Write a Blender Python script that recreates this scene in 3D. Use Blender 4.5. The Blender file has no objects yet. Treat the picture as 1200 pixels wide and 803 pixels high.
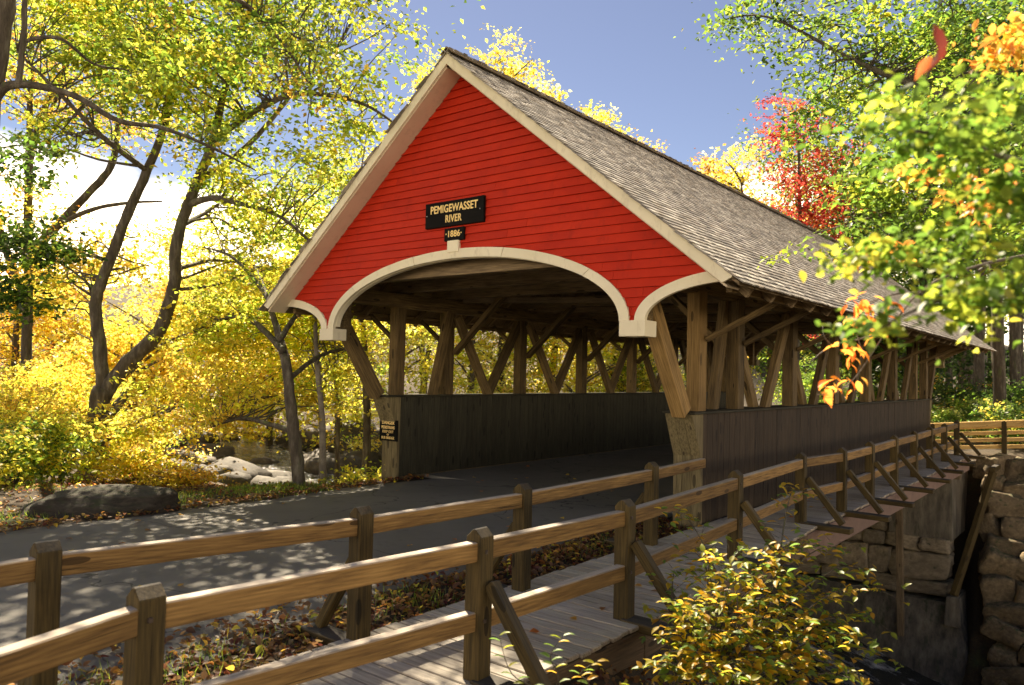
import bpy, bmesh, math, random
import numpy as np
from mathutils import Vector, Matrix, noise as mnoise

random.seed(7)
rng = np.random.default_rng(11)
scene = bpy.context.scene
COL = scene.collection

# ------------------------------------------------------------------ camera
CAM = Vector((7.860, -10.170, 2.071))
FWD = Vector((-0.62735, 0.77774, 0.03940))
RGT = Vector((0.77871, 0.62692, 0.02414))
UPV = Vector((0.00592, -0.04582, 0.99893))
FPX = 900.24                       # focal length in photo pixels (1200 wide)
cd = bpy.data.cameras.new('camera')
cd.sensor_width = 36.0
cd.lens = 36.0 * FPX / 1200.0
cd.clip_start = 0.05
cd.clip_end = 3000.0
cd.dof.use_dof = True
cd.dof.focus_distance = 9.5
cd.dof.aperture_fstop = 2.4
cam = bpy.data.objects.new('camera', cd)
COL.objects.link(cam)
cam.matrix_world = Matrix(((RGT.x, UPV.x, -FWD.x, CAM.x), (RGT.y, UPV.y, -FWD.y, CAM.y),
                           (RGT.z, UPV.z, -FWD.z, CAM.z), (0, 0, 0, 1)))
scene.camera = cam

# ------------------------------------------------------------------ sky, sun, exposure
SUN = Vector((-0.552, 0.394, 0.735)).normalized()      # towards the sun
wd = bpy.data.worlds.new('World')
scene.world = wd
wd.use_nodes = True
wt = wd.node_tree
bg = wt.nodes['Background']
sky = wt.nodes.new('ShaderNodeTexSky')
sky.sky_type = 'NISHITA'
sky.sun_disc = False
sky.sun_elevation = math.asin(SUN.z)
sky.sun_rotation = math.atan2(SUN.x, SUN.y)
sky.altitude = 1200.0
sky.air_density = 1.0
sky.dust_density = 0.25
sky.ozone_density = 6.0
def wn(t, **kw):
    n = wt.nodes.new(t)
    for k, v in kw.items():
        setattr(n, k, v)
    return n
# white cloud at left, carried round the horizon as added fill, broken by noise
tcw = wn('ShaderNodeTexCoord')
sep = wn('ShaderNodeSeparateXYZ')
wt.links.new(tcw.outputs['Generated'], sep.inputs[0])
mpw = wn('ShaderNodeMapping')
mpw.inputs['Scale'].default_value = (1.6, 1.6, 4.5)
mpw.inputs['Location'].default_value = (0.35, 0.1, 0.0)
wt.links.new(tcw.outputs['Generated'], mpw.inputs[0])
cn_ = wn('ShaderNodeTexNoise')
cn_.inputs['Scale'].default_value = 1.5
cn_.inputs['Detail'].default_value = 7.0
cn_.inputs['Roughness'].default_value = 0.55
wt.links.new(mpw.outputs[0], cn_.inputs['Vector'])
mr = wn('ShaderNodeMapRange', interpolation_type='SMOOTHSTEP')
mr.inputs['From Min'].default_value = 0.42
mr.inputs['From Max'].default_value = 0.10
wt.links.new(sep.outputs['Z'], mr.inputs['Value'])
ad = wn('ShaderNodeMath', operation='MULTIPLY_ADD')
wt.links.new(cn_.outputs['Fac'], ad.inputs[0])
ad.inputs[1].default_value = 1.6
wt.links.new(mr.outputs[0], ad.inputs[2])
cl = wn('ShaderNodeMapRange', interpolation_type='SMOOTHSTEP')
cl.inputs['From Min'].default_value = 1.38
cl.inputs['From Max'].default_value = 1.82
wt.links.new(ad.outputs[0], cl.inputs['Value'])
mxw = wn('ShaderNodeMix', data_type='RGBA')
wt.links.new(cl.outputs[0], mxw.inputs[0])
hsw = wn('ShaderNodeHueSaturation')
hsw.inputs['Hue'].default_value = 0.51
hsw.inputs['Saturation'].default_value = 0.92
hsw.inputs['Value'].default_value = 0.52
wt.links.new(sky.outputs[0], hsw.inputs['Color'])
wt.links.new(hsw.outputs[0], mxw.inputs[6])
mxw.inputs[7].default_value = (19.0, 17.8, 16.0, 1)  # cloud brightness raised to add neutral fill light
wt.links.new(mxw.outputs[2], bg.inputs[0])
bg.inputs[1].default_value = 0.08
sd = bpy.data.lights.new('sun', 'SUN')
sd.energy = 5.0
sd.angle = math.radians(0.5)
sd.color = (1.0, 0.95, 0.86)
sun = bpy.data.objects.new('sun', sd)
COL.objects.link(sun)
sun.rotation_euler = SUN.to_track_quat('Z', 'Y').to_euler()
vs = scene.view_settings
vs.view_transform = 'Standard'
vs.look = 'None'
vs.gamma = 1.0
vs.exposure = 1.75
vs.use_white_balance = True
vs.white_balance_temperature = 8300
scene.cycles.max_bounces = 12
scene.cycles.diffuse_bounces = 8
scene.cycles.transmission_bounces = 6

# ------------------------------------------------------------------ helpers
def W(px, py, d):
    """photo pixel at depth d along the view axis -> world point"""
    return CAM + FWD * d + RGT * ((px - 600) / FPX * d) + UPV * ((401.5 - py) / FPX * d)

def lin(r, g, b):
    f = lambda c: (c / 12.92 if c <= 0.04045 else ((c + 0.055) / 1.055) ** 2.4)
    return (f(r / 255), f(g / 255), f(b / 255))

WM = {}                                    # world matrices of everything made
def put(o, M, parent=None):
    WM[o] = M
    if parent is not None:
        o.parent = parent
        o.matrix_basis = WM[parent].inverted() @ M
    else:
        o.matrix_basis = M
    COL.objects.link(o)
    return o

def thing(name, label, cat, loc=(0, 0, 0), group=None):
    o = bpy.data.objects.new(name, None)
    o.empty_display_size = 0.2
    put(o, Matrix.Translation(Vector(loc)))
    tag(o, label, cat, group)
    return o

def tag(o, label, cat, group=None):
    o['label'] = label
    o['category'] = cat
    if group:
        o['group'] = group
    return o

def mesh_obj(name, me, mat, parent=None, M=None):
    o = bpy.data.objects.new(name, me)
    if mat is not None and len(me.materials) == 0:
        me.materials.append(mat)
    return put(o, M if M is not None else Matrix.Identity(4), parent)

def struct(o):
    o['kind'] = 'structure'
    return o

def pydata(name, v, f, smooth=False):
    me = bpy.data.meshes.new(name)
    me.from_pydata([tuple(p) for p in v], [], f)
    if smooth:
        me.polygons.foreach_set('use_smooth', [True] * len(me.polygons))
    me.update()
    return me

_box = {}
def box_mesh(l, w, h, c=0.008):
    """chamfered box, long axis X, centred"""
    key = (round(l, 3), round(w, 3), round(h, 3), c)
    if key in _box:
        return _box[key]
    bm = bmesh.new()
    bmesh.ops.create_cube(bm, size=1.0)
    for v in bm.verts:
        v.co = Vector((v.co.x * l, v.co.y * w, v.co.z * h))
    c = min(c, 0.3 * min(l, w, h))
    if c > 0:
        bmesh.ops.bevel(bm, geom=bm.edges[:], offset=c, segments=1, affect='EDGES', profile=0.5)
    me = bpy.data.meshes.new('timber')
    bm.to_mesh(me)
    bm.free()
    _box[key] = me
    return me

_matbox = {}
def box(name, mat, parent, center, l, w, h, rot=None, c=0.008):
    key = (round(l, 3), round(w, 3), round(h, 3), c, mat.name)
    if key not in _matbox:
        me = box_mesh(l, w, h, c).copy()
        me.materials.append(mat)
        _matbox[key] = me
    M = Matrix.Translation(Vector(center))
    if rot is not None:
        M = M @ rot.to_4x4()
    o = bpy.data.objects.new(name, _matbox[key])
    return put(o, M, parent)

def beam(name, p0, p1, w, h, mat, parent, up=(0, 0, 1), c=0.008, ext=0.0):
    """timber from p0 to p1; w across, h along 'up'"""
    p0 = Vector(p0); p1 = Vector(p1)
    x = (p1 - p0).normalized()
    u = Vector(up)
    y = u.cross(x)
    if y.length < 1e-4:
        y = Vector((0, 1, 0)).cross(x)
    y.normalize()
    z = x.cross(y)
    R = Matrix((x, y, z)).transposed()
    return box(name, mat, parent, (p0 + p1) / 2, (p1 - p0).length + 2 * ext, w, h, R, c)

def tube_data(path, radii, sides=8, wob=0.0, seed=0):
    """tapered tube; returns verts, faces"""
    v, f = [], []
    rr = random.Random(seed)
    n = len(path)
    prev = Vector((1, 0.3, 0.1)).normalized()
    for i in range(n):
        a = path[max(i - 1, 0)]
        b = path[min(i + 1, n - 1)]
        t = (Vector(b) - Vector(a)).normalized()
        s = prev - t * prev.dot(t)
        if s.length < 1e-3:
            s = t.orthogonal()
        s.normalize()
        prev = s
        q = t.cross(s)
        for k in range(sides):
            an = 2 * math.pi * k / sides
            r = radii[i] * (1 + wob * (rr.random() - 0.5) * 2)
            v.append(Vector(path[i]) + (s * math.cos(an) + q * math.sin(an)) * r)
    for i in range(n - 1):
        for k in range(sides):
            k2 = (k + 1) % sides
            f.append((i * sides + k, i * sides + k2, (i + 1) * sides + k2, (i + 1) * sides + k))
    f.append(tuple(range(sides - 1, -1, -1)))
    f.append(tuple((n - 1) * sides + k for k in range(sides)))
    return v, f

def smooth_path(pts, rad, sub=4):
    """Catmull-Rom resample of points and radii"""
    P = [Vector(p) for p in pts]
    out, ro = [], []
    n = len(P)
    for i in range(n - 1):
        p0 = P[max(i - 1, 0)]; p1 = P[i]; p2 = P[i + 1]; p3 = P[min(i + 2, n - 1)]
        for s in range(sub):
            t = s / sub
            out.append(0.5 * ((2 * p1) + (p2 - p0) * t + (2 * p0 - 5 * p1 + 4 * p2 - p3) * t * t + (3 * p1 - p0 - 3 * p2 + p3) * t ** 3))
            ro.append(rad[i] * (1 - t) + rad[i + 1] * t)
    out.append(P[-1]); ro.append(rad[-1])
    return out, ro

def merge(parts):
    V, F = [], []
    for v, f in parts:
        o = len(V)
        V += v
        F += [tuple(i + o for i in q) for q in f]
    return V, F

# ------------------------------------------------------------------ materials
def new_mat(name):
    m = bpy.data.materials.new(name)
    m.use_nodes = True
    nt = m.node_tree
    return m, nt, nt.nodes['Principled BSDF']

def nd(nt, t, **kw):
    n = nt.nodes.new(t)
    for k, v in kw.items():
        setattr(n, k, v)
    return n

def ramp(nt, stops, fac):
    r = nd(nt, 'ShaderNodeValToRGB')
    el = r.color_ramp.elements
    while len(el) < len(stops):
        el.new(0.5)
    for e, (p, c) in zip(el, stops):
        e.position = p
        e.color = (*c, 1)
    nt.links.new(fac, r.inputs[0])
    return r.outputs[0]

def mixc(nt, a, b, fac, mode='MIX'):
    m = nd(nt, 'ShaderNodeMix', data_type='RGBA', blend_type=mode)
    for sock, val in ((m.inputs[0], fac), (m.inputs[6], a), (m.inputs[7], b)):
        if isinstance(val, (int, float)):
            sock.default_value = val
        elif isinstance(val, tuple):
            sock.default_value = (*val, 1)
        else:
            nt.links.new(val, sock)
    return m.outputs[2]

def mathn(nt, op, a, b=None, clamp=False):
    m = nd(nt, 'ShaderNodeMath', operation=op, use_clamp=clamp)
    for s, v in zip(m.inputs, (a, b)):
        if v is None:
            continue
        if isinstance(v, (int, float)):
            s.default_value = v
        else:
            nt.links.new(v, s)
    return m.outputs[0]

def coords(nt, scale=(1, 1, 1), kind='Object', rand=True):
    tc = nd(nt, 'ShaderNodeTexCoord')
    mp = nd(nt, 'ShaderNodeMapping')
    mp.inputs['Scale'].default_value = scale
    src = tc.outputs[kind]
    if rand:
        oi = nd(nt, 'ShaderNodeObjectInfo')
        k = mathn(nt, 'MULTIPLY', oi.outputs['Random'], 37.0)
        va = nd(nt, 'ShaderNodeVectorMath', operation='ADD')
        nt.links.new(src, va.inputs[0])
        nt.links.new(k, va.inputs[1])
        src = va.outputs[0]
    nt.links.new(src, mp.inputs[0])
    return mp.outputs[0]

def noise(nt, vec, scale, detail=4.0, rough=0.55):
    n = nd(nt, 'ShaderNodeTexNoise')
    n.inputs['Scale'].default_value = scale
    n.inputs['Detail'].default_value = detail
    n.inputs['Roughness'].default_value = rough
    nt.links.new(vec, n.inputs['Vector'])
    return n.outputs['Fac']

def bump(nt, h, bsdf, strength=0.3, dist=0.01):
    b = nd(nt, 'ShaderNodeBump')
    b.inputs['Strength'].default_value = strength
    b.inputs['Distance'].default_value = dist
    nt.links.new(h, b.inputs['Height'])
    nt.links.new(b.outputs[0], bsdf.inputs['Normal'])

def wood(name, a, b, dark, top=None, grain=1.0, rough=0.75, var=0.35, topf=0.75):
    """grain runs along the timber's local X; top: grey weathering on upward faces"""
    m, nt, bs = new_mat(name)
    g = noise(nt, coords(nt, (0.9 * grain, 16 * grain, 16 * grain)), 3.0, 6, 0.62)
    w = nd(nt, 'ShaderNodeTexWave', wave_type='BANDS', bands_direction='DIAGONAL')
    w.inputs['Scale'].default_value = 5.0 * grain
    w.inputs['Distortion'].default_value = 6.0
    w.inputs['Detail'].default_value = 2.0
    w.inputs['Detail Scale'].default_value = 0.8
    nt.links.new(coords(nt, (0.35, 5, 5)), w.inputs['Vector'])
    big = noise(nt, coords(nt, (0.8, 2.5, 2.5)), 1.3, 4)
    c = ramp(nt, [(0.30, dark), (0.48, a), (0.68, b)], g)
    c = mixc(nt, c, mixc(nt, c, dark, 0.55), mathn(nt, 'MULTIPLY', w.outputs['Fac'], 0.55))
    c = mixc(nt, c, dark, mathn(nt, 'MULTIPLY', mathn(nt, 'SUBTRACT', big, 0.5, True), 3.0, True))
    # knots
    vo = nd(nt, 'ShaderNodeTexVoronoi')
    vo.inputs['Scale'].default_value = 1.0
    nt.links.new(coords(nt, (1.6, 6, 6)), vo.inputs['Vector'])
    kn = mathn(nt, 'LESS_THAN', vo.outputs['Distance'], 0.16)
    c = mixc(nt, c, tuple(x * 0.4 for x in dark), mathn(nt, 'MULTIPLY', kn, 0.8))
    chk = noise(nt, coords(nt, (0.45, 34 * grain, 34 * grain)), 2.2, 3, 0.5)
    cf = mathn(nt, 'MULTIPLY', mathn(nt, 'SUBTRACT', 0.36, chk, True), 14, True)
    c = mixc(nt, c, tuple(x * 0.3 for x in dark), mathn(nt, 'MULTIPLY', cf, 0.8))
    if top is not None:
        ge = nd(nt, 'ShaderNodeNewGeometry')
        sp = nd(nt, 'ShaderNodeSeparateXYZ')
        nt.links.new(ge.outputs['Normal'], sp.inputs[0])
        f = mathn(nt, 'MULTIPLY', mathn(nt, 'SUBTRACT', sp.outputs['Z'], 0.5, True), 2.2, True)
        f = mathn(nt, 'MULTIPLY', f, mathn(nt, 'ADD', mathn(nt, 'MULTIPLY', big, 0.5), topf - 0.25), True)
        tg = ramp(nt, [(0.3, tuple(x * 0.62 for x in top)), (0.65, top)], g)
        c = mixc(nt, c, tg, f)
    oi = nd(nt, 'ShaderNodeObjectInfo')
    br = mathn(nt, 'ADD', mathn(nt, 'MULTIPLY', oi.outputs['Random'], var), 1 - var * 0.5)
    hs = nd(nt, 'ShaderNodeHueSaturation')
    nt.links.new(br, hs.inputs['Value'])
    nt.links.new(c, hs.inputs['Color'])
    nt.links.new(hs.outputs[0], bs.inputs['Base Color'])
    bs.inputs['Roughness'].default_value = rough
    bs.inputs['Specular IOR Level'].default_value = 0.2
    bump(nt, mathn(nt, 'ADD', g, mathn(nt, 'MULTIPLY', cf, -0.8)), bs, 0.5, 0.006)
    return m

def paint(name, c0, c1, rough=0.5, stain=None, grain=True, var=0.22, spec=0.5):
    m, nt, bs = new_mat(name)
    n1 = noise(nt, coords(nt, (1.2, 1.2, 1.2), rand=True), 1.5, 6, 0.6)
    n2 = noise(nt, coords(nt, (0.5, 30, 30)), 3, 4)
    c = ramp(nt, [(0.3, c0), (0.7, c1)], n1)
    if stain is not None:
        c = mixc(nt, c, stain, mathn(nt, 'MULTIPLY', mathn(nt, 'SUBTRACT', noise(nt, coords(nt, (3, 3, 1.2)), 2.2, 8, 0.7), 0.55, True), 3.2, True))
    oi = nd(nt, 'ShaderNodeObjectInfo')
    br = mathn(nt, 'ADD', mathn(nt, 'MULTIPLY', oi.outputs['Random'], var), 1 - var / 2)
    hs = nd(nt, 'ShaderNodeHueSaturation')
    nt.links.new(br, hs.inputs['Value'])
    nt.links.new(c, hs.inputs['Color'])
    nt.links.new(hs.outputs[0], bs.inputs['Base Color'])
    bs.inputs['Roughness'].default_value = rough
    bs.inputs['Specular IOR Level'].default_value = spec
    if grain:
        bump(nt, n2, bs, 0.18, 0.004)
    return m

def rocky(name, cols, scale=1.0, rough=0.85, moss=None, rand=True, bstr=0.6):
    m, nt, bs = new_mat(name)
    v = coords(nt, scale if isinstance(scale, tuple) else (scale, scale, scale), rand=rand)
    n1 = noise(nt, v, 2.2, 9, 0.62)
    n2 = noise(nt, v, 14, 6, 0.6)
    c = ramp(nt, [(0.28, cols[0]), (0.5, cols[1]), (0.72, cols[2])], n1)
    c = mixc(nt, c, tuple(x * 0.45 for x in cols[0]), mathn(nt, 'MULTIPLY', mathn(nt, 'SUBTRACT', 0.45, n2, True), 3, True))
    oi = nd(nt, 'ShaderNodeObjectInfo')
    hs = nd(nt, 'ShaderNodeHueSaturation')
    nt.links.new(mathn(nt, 'ADD', mathn(nt, 'MULTIPLY', oi.outputs['Random'], 0.5), 0.75), hs.inputs['Value'])
    nt.links.new(c, hs.inputs['Color'])
    c = hs.outputs[0]
    if moss is not None:
        n3 = noise(nt, v, 1.4, 6, 0.7)
        ge = nd(nt, 'ShaderNodeNewGeometry')
        sp = nd(nt, 'ShaderNodeSeparateXYZ')
        nt.links.new(ge.outputs['Normal'], sp.inputs[0])
        f = mathn(nt, 'MULTIPLY', mathn(nt, 'SUBTRACT', mathn(nt, 'ADD', n3, mathn(nt, 'MULTIPLY', sp.outputs['Z'], 0.12)), 0.58, True), 7, True)
        c = mixc(nt, c, moss, f)
    nt.links.new(c, bs.inputs['Base Color'])
    bs.inputs['Roughness'].default_value = rough
    bump(nt, mathn(nt, 'ADD', n1, mathn(nt, 'MULTIPLY', n2, 0.35)), bs, bstr, 0.04)
    return m

def leafmat(name, trans=0.6, gloss=0.03):
    m = bpy.data.materials.new(name)
    m.use_nodes = True
    nt = m.node_tree
    nt.nodes.clear()
    out = nd(nt, 'ShaderNodeOutputMaterial')
    at = nd(nt, 'ShaderNodeAttribute', attribute_name='col')
    di = nd(nt, 'ShaderNodeBsdfDiffuse')
    tr = nd(nt, 'ShaderNodeBsdfTranslucent')
    gl = nd(nt, 'ShaderNodeBsdfGlossy')
    gl.inputs['Roughness'].default_value = 0.42
    nt.links.new(at.outputs['Color'], di.inputs[0])
    hs = nd(nt, 'ShaderNodeHueSaturation')
    hs.inputs['Saturation'].default_value = 0.95
    hs.inputs['Value'].default_value = 1.55
    nt.links.new(at.outputs['Color'], hs.inputs['Color'])
    nt.links.new(hs.outputs[0], tr.inputs[0])
    m1 = nd(nt, 'ShaderNodeMixShader'); m1.inputs[0].default_value = trans
    m2 = nd(nt, 'ShaderNodeMixShader'); m2.inputs[0].default_value = gloss
    nt.links.new(di.outputs[0], m1.inputs[1]); nt.links.new(tr.outputs[0], m1.inputs[2])
    nt.links.new(m1.outputs[0], m2.inputs[1]); nt.links.new(gl.outputs[0], m2.inputs[2])
    nt.links.new(m2.outputs[0], out.inputs[0])
    return m

M_RED = paint('red_barn_paint', (0.42, 0.014, 0.003), (0.54, 0.024, 0.005), 0.72, (0.26, 0.010, 0.003), var=0.10, spec=0.3)
M_CREAM = paint('cream_trim_paint', (0.72, 0.64, 0.46), (0.82, 0.74, 0.55), 0.65, (0.42, 0.34, 0.21), var=0.06, spec=0.3)
M_SOFFIT = paint('soffit_paint', (0.60, 0.48, 0.34), (0.68, 0.56, 0.41), 0.6, (0.42, 0.32, 0.21))
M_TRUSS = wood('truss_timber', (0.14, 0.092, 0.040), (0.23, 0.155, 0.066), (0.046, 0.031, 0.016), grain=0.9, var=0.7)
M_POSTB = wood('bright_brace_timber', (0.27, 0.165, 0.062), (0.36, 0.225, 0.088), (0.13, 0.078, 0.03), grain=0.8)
M_DARKW = wood('dark_roof_timber', (0.21, 0.150, 0.088), (0.31, 0.225, 0.13), (0.09, 0.064, 0.038))
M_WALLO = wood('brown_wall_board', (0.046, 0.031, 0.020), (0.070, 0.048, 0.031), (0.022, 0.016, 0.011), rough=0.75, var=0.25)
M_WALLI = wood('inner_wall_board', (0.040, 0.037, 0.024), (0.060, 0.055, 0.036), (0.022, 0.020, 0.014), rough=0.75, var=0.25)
M_FOOT = wood('portal_foot_board', (0.17, 0.135, 0.07), (0.25, 0.20, 0.105), (0.075, 0.057, 0.03), var=0.2)
M_FENCE = wood('fence_timber', (0.23, 0.130, 0.045), (0.33, 0.195, 0.070), (0.095, 0.053, 0.021), top=(0.58, 0.52, 0.45), grain=1.1, var=0.5)
M_FPOST = wood('fence_post_timber', (0.075, 0.051, 0.018), (0.12, 0.080, 0.028), (0.030, 0.022, 0.010), top=(0.075, 0.073, 0.072), grain=1.1, var=0.4)
M_NEWL = wood('new_lumber', (0.72, 0.46, 0.17), (0.82, 0.56, 0.23), (0.50, 0.29, 0.10), var=0.15)
M_PLANK = wood('boardwalk_plank', (0.31, 0.25, 0.18), (0.42, 0.35, 0.26), (0.15, 0.12, 0.085), top=(0.52, 0.475, 0.41), var=0.35)
M_STRING = wood('stringer_timber', (0.13, 0.085, 0.05), (0.19, 0.125, 0.07), (0.06, 0.042, 0.028))
M_STEEL = rocky('brown_steel', [(0.13, 0.075, 0.055), (0.17, 0.10, 0.075), (0.20, 0.12, 0.09)], 2, 0.6, bstr=0.15)
M_BARK = rocky('bark', [(0.040, 0.030, 0.020), (0.080, 0.062, 0.042), (0.20, 0.175, 0.13)], (4.5, 4.5, 1.1), 0.9, moss=(0.075, 0.09, 0.025), bstr=1.0)
M_BARKP = rocky('pale_bark', [(0.11, 0.09, 0.07), (0.17, 0.145, 0.11), (0.25, 0.22, 0.17)], 3.0, 0.9, bstr=0.8)
M_ROCK = rocky('granite', [(0.045, 0.038, 0.030), (0.085, 0.074, 0.060), (0.15, 0.132, 0.11)], 1.6, 0.85)
M_BOULD = rocky('boulder_granite', [(0.022, 0.017, 0.012), (0.045, 0.035, 0.024), (0.085, 0.068, 0.048)], 4.0, 0.9, moss=(0.035, 0.042, 0.016), bstr=1.0)
M_RIP = rocky('riprap_stone', [(0.10, 0.070, 0.038), (0.19, 0.135, 0.072), (0.29, 0.21, 0.115)], 2.4, 0.85, moss=(0.055, 0.065, 0.022), bstr=1.0)
M_ABST = rocky('abutment_stone', [(0.13, 0.102, 0.066), (0.22, 0.175, 0.115), (0.32, 0.26, 0.175)], 1.5, 0.85, moss=(0.04, 0.05, 0.02))
M_CONC = rocky('stained_concrete', [(0.045, 0.038, 0.028), (0.13, 0.110, 0.080), (0.23, 0.20, 0.145)], (2.2, 2.2, 0.55), 0.85, moss=(0.04, 0.05, 0.02), rand=False, bstr=0.3)
M_LEAF = leafmat('leaf')
M_BLACK = paint('black_sign_paint', (0.005, 0.0045, 0.004), (0.009, 0.008, 0.007), 0.8, spec=0.1)
M_LETTER = paint('ochre_lettering', (0.85, 0.58, 0.20), (0.92, 0.66, 0.26), 0.6, grain=False)
M_BOLTD = paint('rusty_bolt', (0.03, 0.02, 0.015), (0.06, 0.035, 0.02), 0.6, grain=False)
M_BOLT = paint('bolt_steel', (0.3, 0.3, 0.3), (0.4, 0.4, 0.4), 0.4, grain=False)

def shingle_mat():
    m, nt, bs = new_mat('cedar_shingle')
    at = nd(nt, 'ShaderNodeAttribute', attribute_name='col')
    g = noise(nt, coords(nt, (22, 22, 4), rand=True), 2.5, 5)
    c = mixc(nt, at.outputs['Color'], (0.03, 0.025, 0.02), mathn(nt, 'MULTIPLY', mathn(nt, 'SUBTRACT', 0.50, g, True), 1.8, True))
    nt.links.new(c, bs.inputs['Base Color'])
    bs.inputs['Roughness'].default_value = 0.7
    bump(nt, g, bs, 0.4, 0.006)
    return m
M_SHIN = shingle_mat()

def asphalt():
    m, nt, bs = new_mat('asphalt')
    v = coords(nt, (1, 1, 1), rand=False)
    n1 = noise(nt, v, 0.45, 5, 0.6)
    n2 = noise(nt, v, 90, 3, 0.7)
    n3 = noise(nt, v, 2.7, 6, 0.65)
    c = ramp(nt, [(0.3, (0.115, 0.109, 0.096)), (0.7, (0.185, 0.175, 0.155))], n1)
    c = mixc(nt, c, (0.24, 0.23, 0.21), mathn(nt, 'MULTIPLY', mathn(nt, 'SUBTRACT', n2, 0.6, True), 3.5, True))
    c = mixc(nt, c, (0.050, 0.047, 0.043), mathn(nt, 'MULTIPLY', mathn(nt, 'SUBTRACT', n3, 0.58, True), 4, True))
    # crack lines
    vo = nd(nt, 'ShaderNodeTexVoronoi', feature='DISTANCE_TO_EDGE')
    vo.inputs['Scale'].default_value = 0.33
    wv = nd(nt, 'ShaderNodeVectorMath', operation='ADD')
    nc = nd(nt, 'ShaderNodeTexNoise'); nc.inputs['Scale'].default_value = 1.6; nc.inputs['Detail'].default_value = 5
    nt.links.new(v, nc.inputs['Vector'])
    nt.links.new(v, wv.inputs[0]); nt.links.new(nc.outputs['Color'], wv.inputs[1])
    nt.links.new(wv.outputs[0], vo.inputs['Vector'])
    c = mixc(nt, c, (0.018, 0.017, 0.016), mathn(nt, 'MULTIPLY', mathn(nt, 'LESS_THAN', vo.outputs['Distance'], 0.004), 0.7))
    nt.links.new(c, bs.inputs['Base Color'])
    bs.inputs['Roughness'].default_value = 0.82
    bump(nt, n2, bs, 0.5, 0.006)
    return m
M_ASPH = asphalt()

def ground_mat():
    m, nt, bs = new_mat('forest_floor')
    v = coords(nt, (1, 1, 1), rand=False)
    n1 = noise(nt, v, 0.9, 6, 0.6)
    n2 = noise(nt, v, 22, 5, 0.7)
    n3 = noise(nt, v, 0.25, 4, 0.6)
    c = ramp(nt, [(0.25, (0.020, 0.013, 0.007)), (0.5, (0.042, 0.027, 0.013)), (0.75, (0.085, 0.053, 0.023))], n2)
    c = mixc(nt, c, (0.055, 0.075, 0.018), mathn(nt, 'MULTIPLY', mathn(nt, 'SUBTRACT', n1, 0.55, True), 4, True))
    c = mixc(nt, c, (0.080, 0.055, 0.020), mathn(nt, 'MULTIPLY', mathn(nt, 'SUBTRACT', n3, 0.5, True), 2.2, True))
    nt.links.new(c, bs.inputs['Base Color'])
    bs.inputs['Roughness'].default_value = 0.95
    bump(nt, n2, bs, 0.8, 0.03)
    return m
M_GROUND = ground_mat()

def water_mat():
    m, nt, bs = new_mat('river_water')
    v = coords(nt, (1, 1.6, 1), rand=False)
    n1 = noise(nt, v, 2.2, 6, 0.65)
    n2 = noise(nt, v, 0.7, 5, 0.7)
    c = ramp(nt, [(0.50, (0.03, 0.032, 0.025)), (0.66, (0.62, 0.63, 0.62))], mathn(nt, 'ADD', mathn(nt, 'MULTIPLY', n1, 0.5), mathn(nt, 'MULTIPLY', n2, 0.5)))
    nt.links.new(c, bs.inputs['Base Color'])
    bs.inputs['Roughness'].default_value = 0.12
    bump(nt, n1, bs, 0.9, 0.12)
    return m
M_WATER = water_mat()

# ------------------------------------------------------------------ terrain
def interp(x, xs, ys):
    return np.interp(x, xs, ys)

def fbm(x, y, s, seed=0):
    o = np.zeros_like(x)
    r = np.random.default_rng(100 + seed)
    for k in range(7):
        a = r.uniform(0, 6.28)
        fr = s * (1.5 ** k)
        o += np.sin((x * math.cos(a) + y * math.sin(a)) * fr + r.uniform(0, 6.28)) * (0.62 ** k)
    return o

def gheight(x, y):
    x = np.asarray(x, float); y = np.asarray(y, float)
    sst = lambda a, b, t: (lambda u: u * u * (3 - 2 * u))(np.clip((t - a) / (b - a), 0, 1))
    bed = interp(x, [-60, -30, -15, -3, 4, 15, 40], [-2.0, -2.4, -2.9, -4.3, -6.3, -7.0, -7.6])
    y0 = interp(x, [-60, -12, -6, -3.7, -3.3, 3.3, 3.6, 5.2, 9, 40], [-3.5, -3.0, -2.2, -1.2, 0.9, 0.9, -3.2, -6.0, -8.5, -12])
    sl = interp(x, [-60, -12, -6, -3.7, -3.3, 3.3, 3.6, 5.2, 40], [0.2, 0.24, 0.32, 0.6, 3, 3, 0.55, 0.42, 0.42])
    base = interp(x, [-60, -12, -4, -3, 2.4, 3.2, 4.8, 7.5, 20], [0.5, -0.15, -0.06, -0.05, -0.05, -0.10, -0.12, 0.2, 0.5])
    near = base - sl * np.maximum(0, y - y0)
    y1 = interp(x, [-60, -12, -4.2, -3.6, 3.6, 4.4, 12, 40], [26, 18.5, 16.5, 17.4, 17.4, 17.2, 17.8, 18.5])
    s2 = interp(x, [-60, -12, -4.2, -3.6, 3.6, 4.4, 40], [0.3, 0.35, 0.6, 3, 3, 1.4, 1.2])
    far = -0.10 - s2 * np.maximum(0, y1 - y)
    h = np.maximum(np.maximum(near, far), bed)
    # hills
    left = sst(-12.0, -22.0, x)
    right = sst(5.0, 12.0, x)
    h = h + left * 0.26 * np.maximum(0, y - 20) + right * 0.16 * np.maximum(0, y - 24)
    h = h + (1 - left) * (1 - right) * 0.10 * np.maximum(0, y - 45)
    h = h + 0.22 * np.maximum(0, -38 - x)
    road = (1 - sst(2.6, 3.3, np.abs(x + 0.3))) 
    onroad = road * ((y < 1) | (y > 15))
    away = sst(3.0, 6.0, np.abs(x)) 
    h = h + fbm(x, y, 0.55, 1) * 0.10 * away + fbm(x, y, 0.12, 2) * 0.35 * sst(8, 20, np.abs(x)) * sst(-2, 3, np.abs(y + 4))
    return h

def gz(x, y):
    return float(gheight(np.array([x]), np.array([y]))[0])

def grid_axis(segs):
    out = []
    for a, b, st in segs:
        out += list(np.arange(a, b, st))
    out.append(segs[-1][1])
    return np.array(out)

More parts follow.
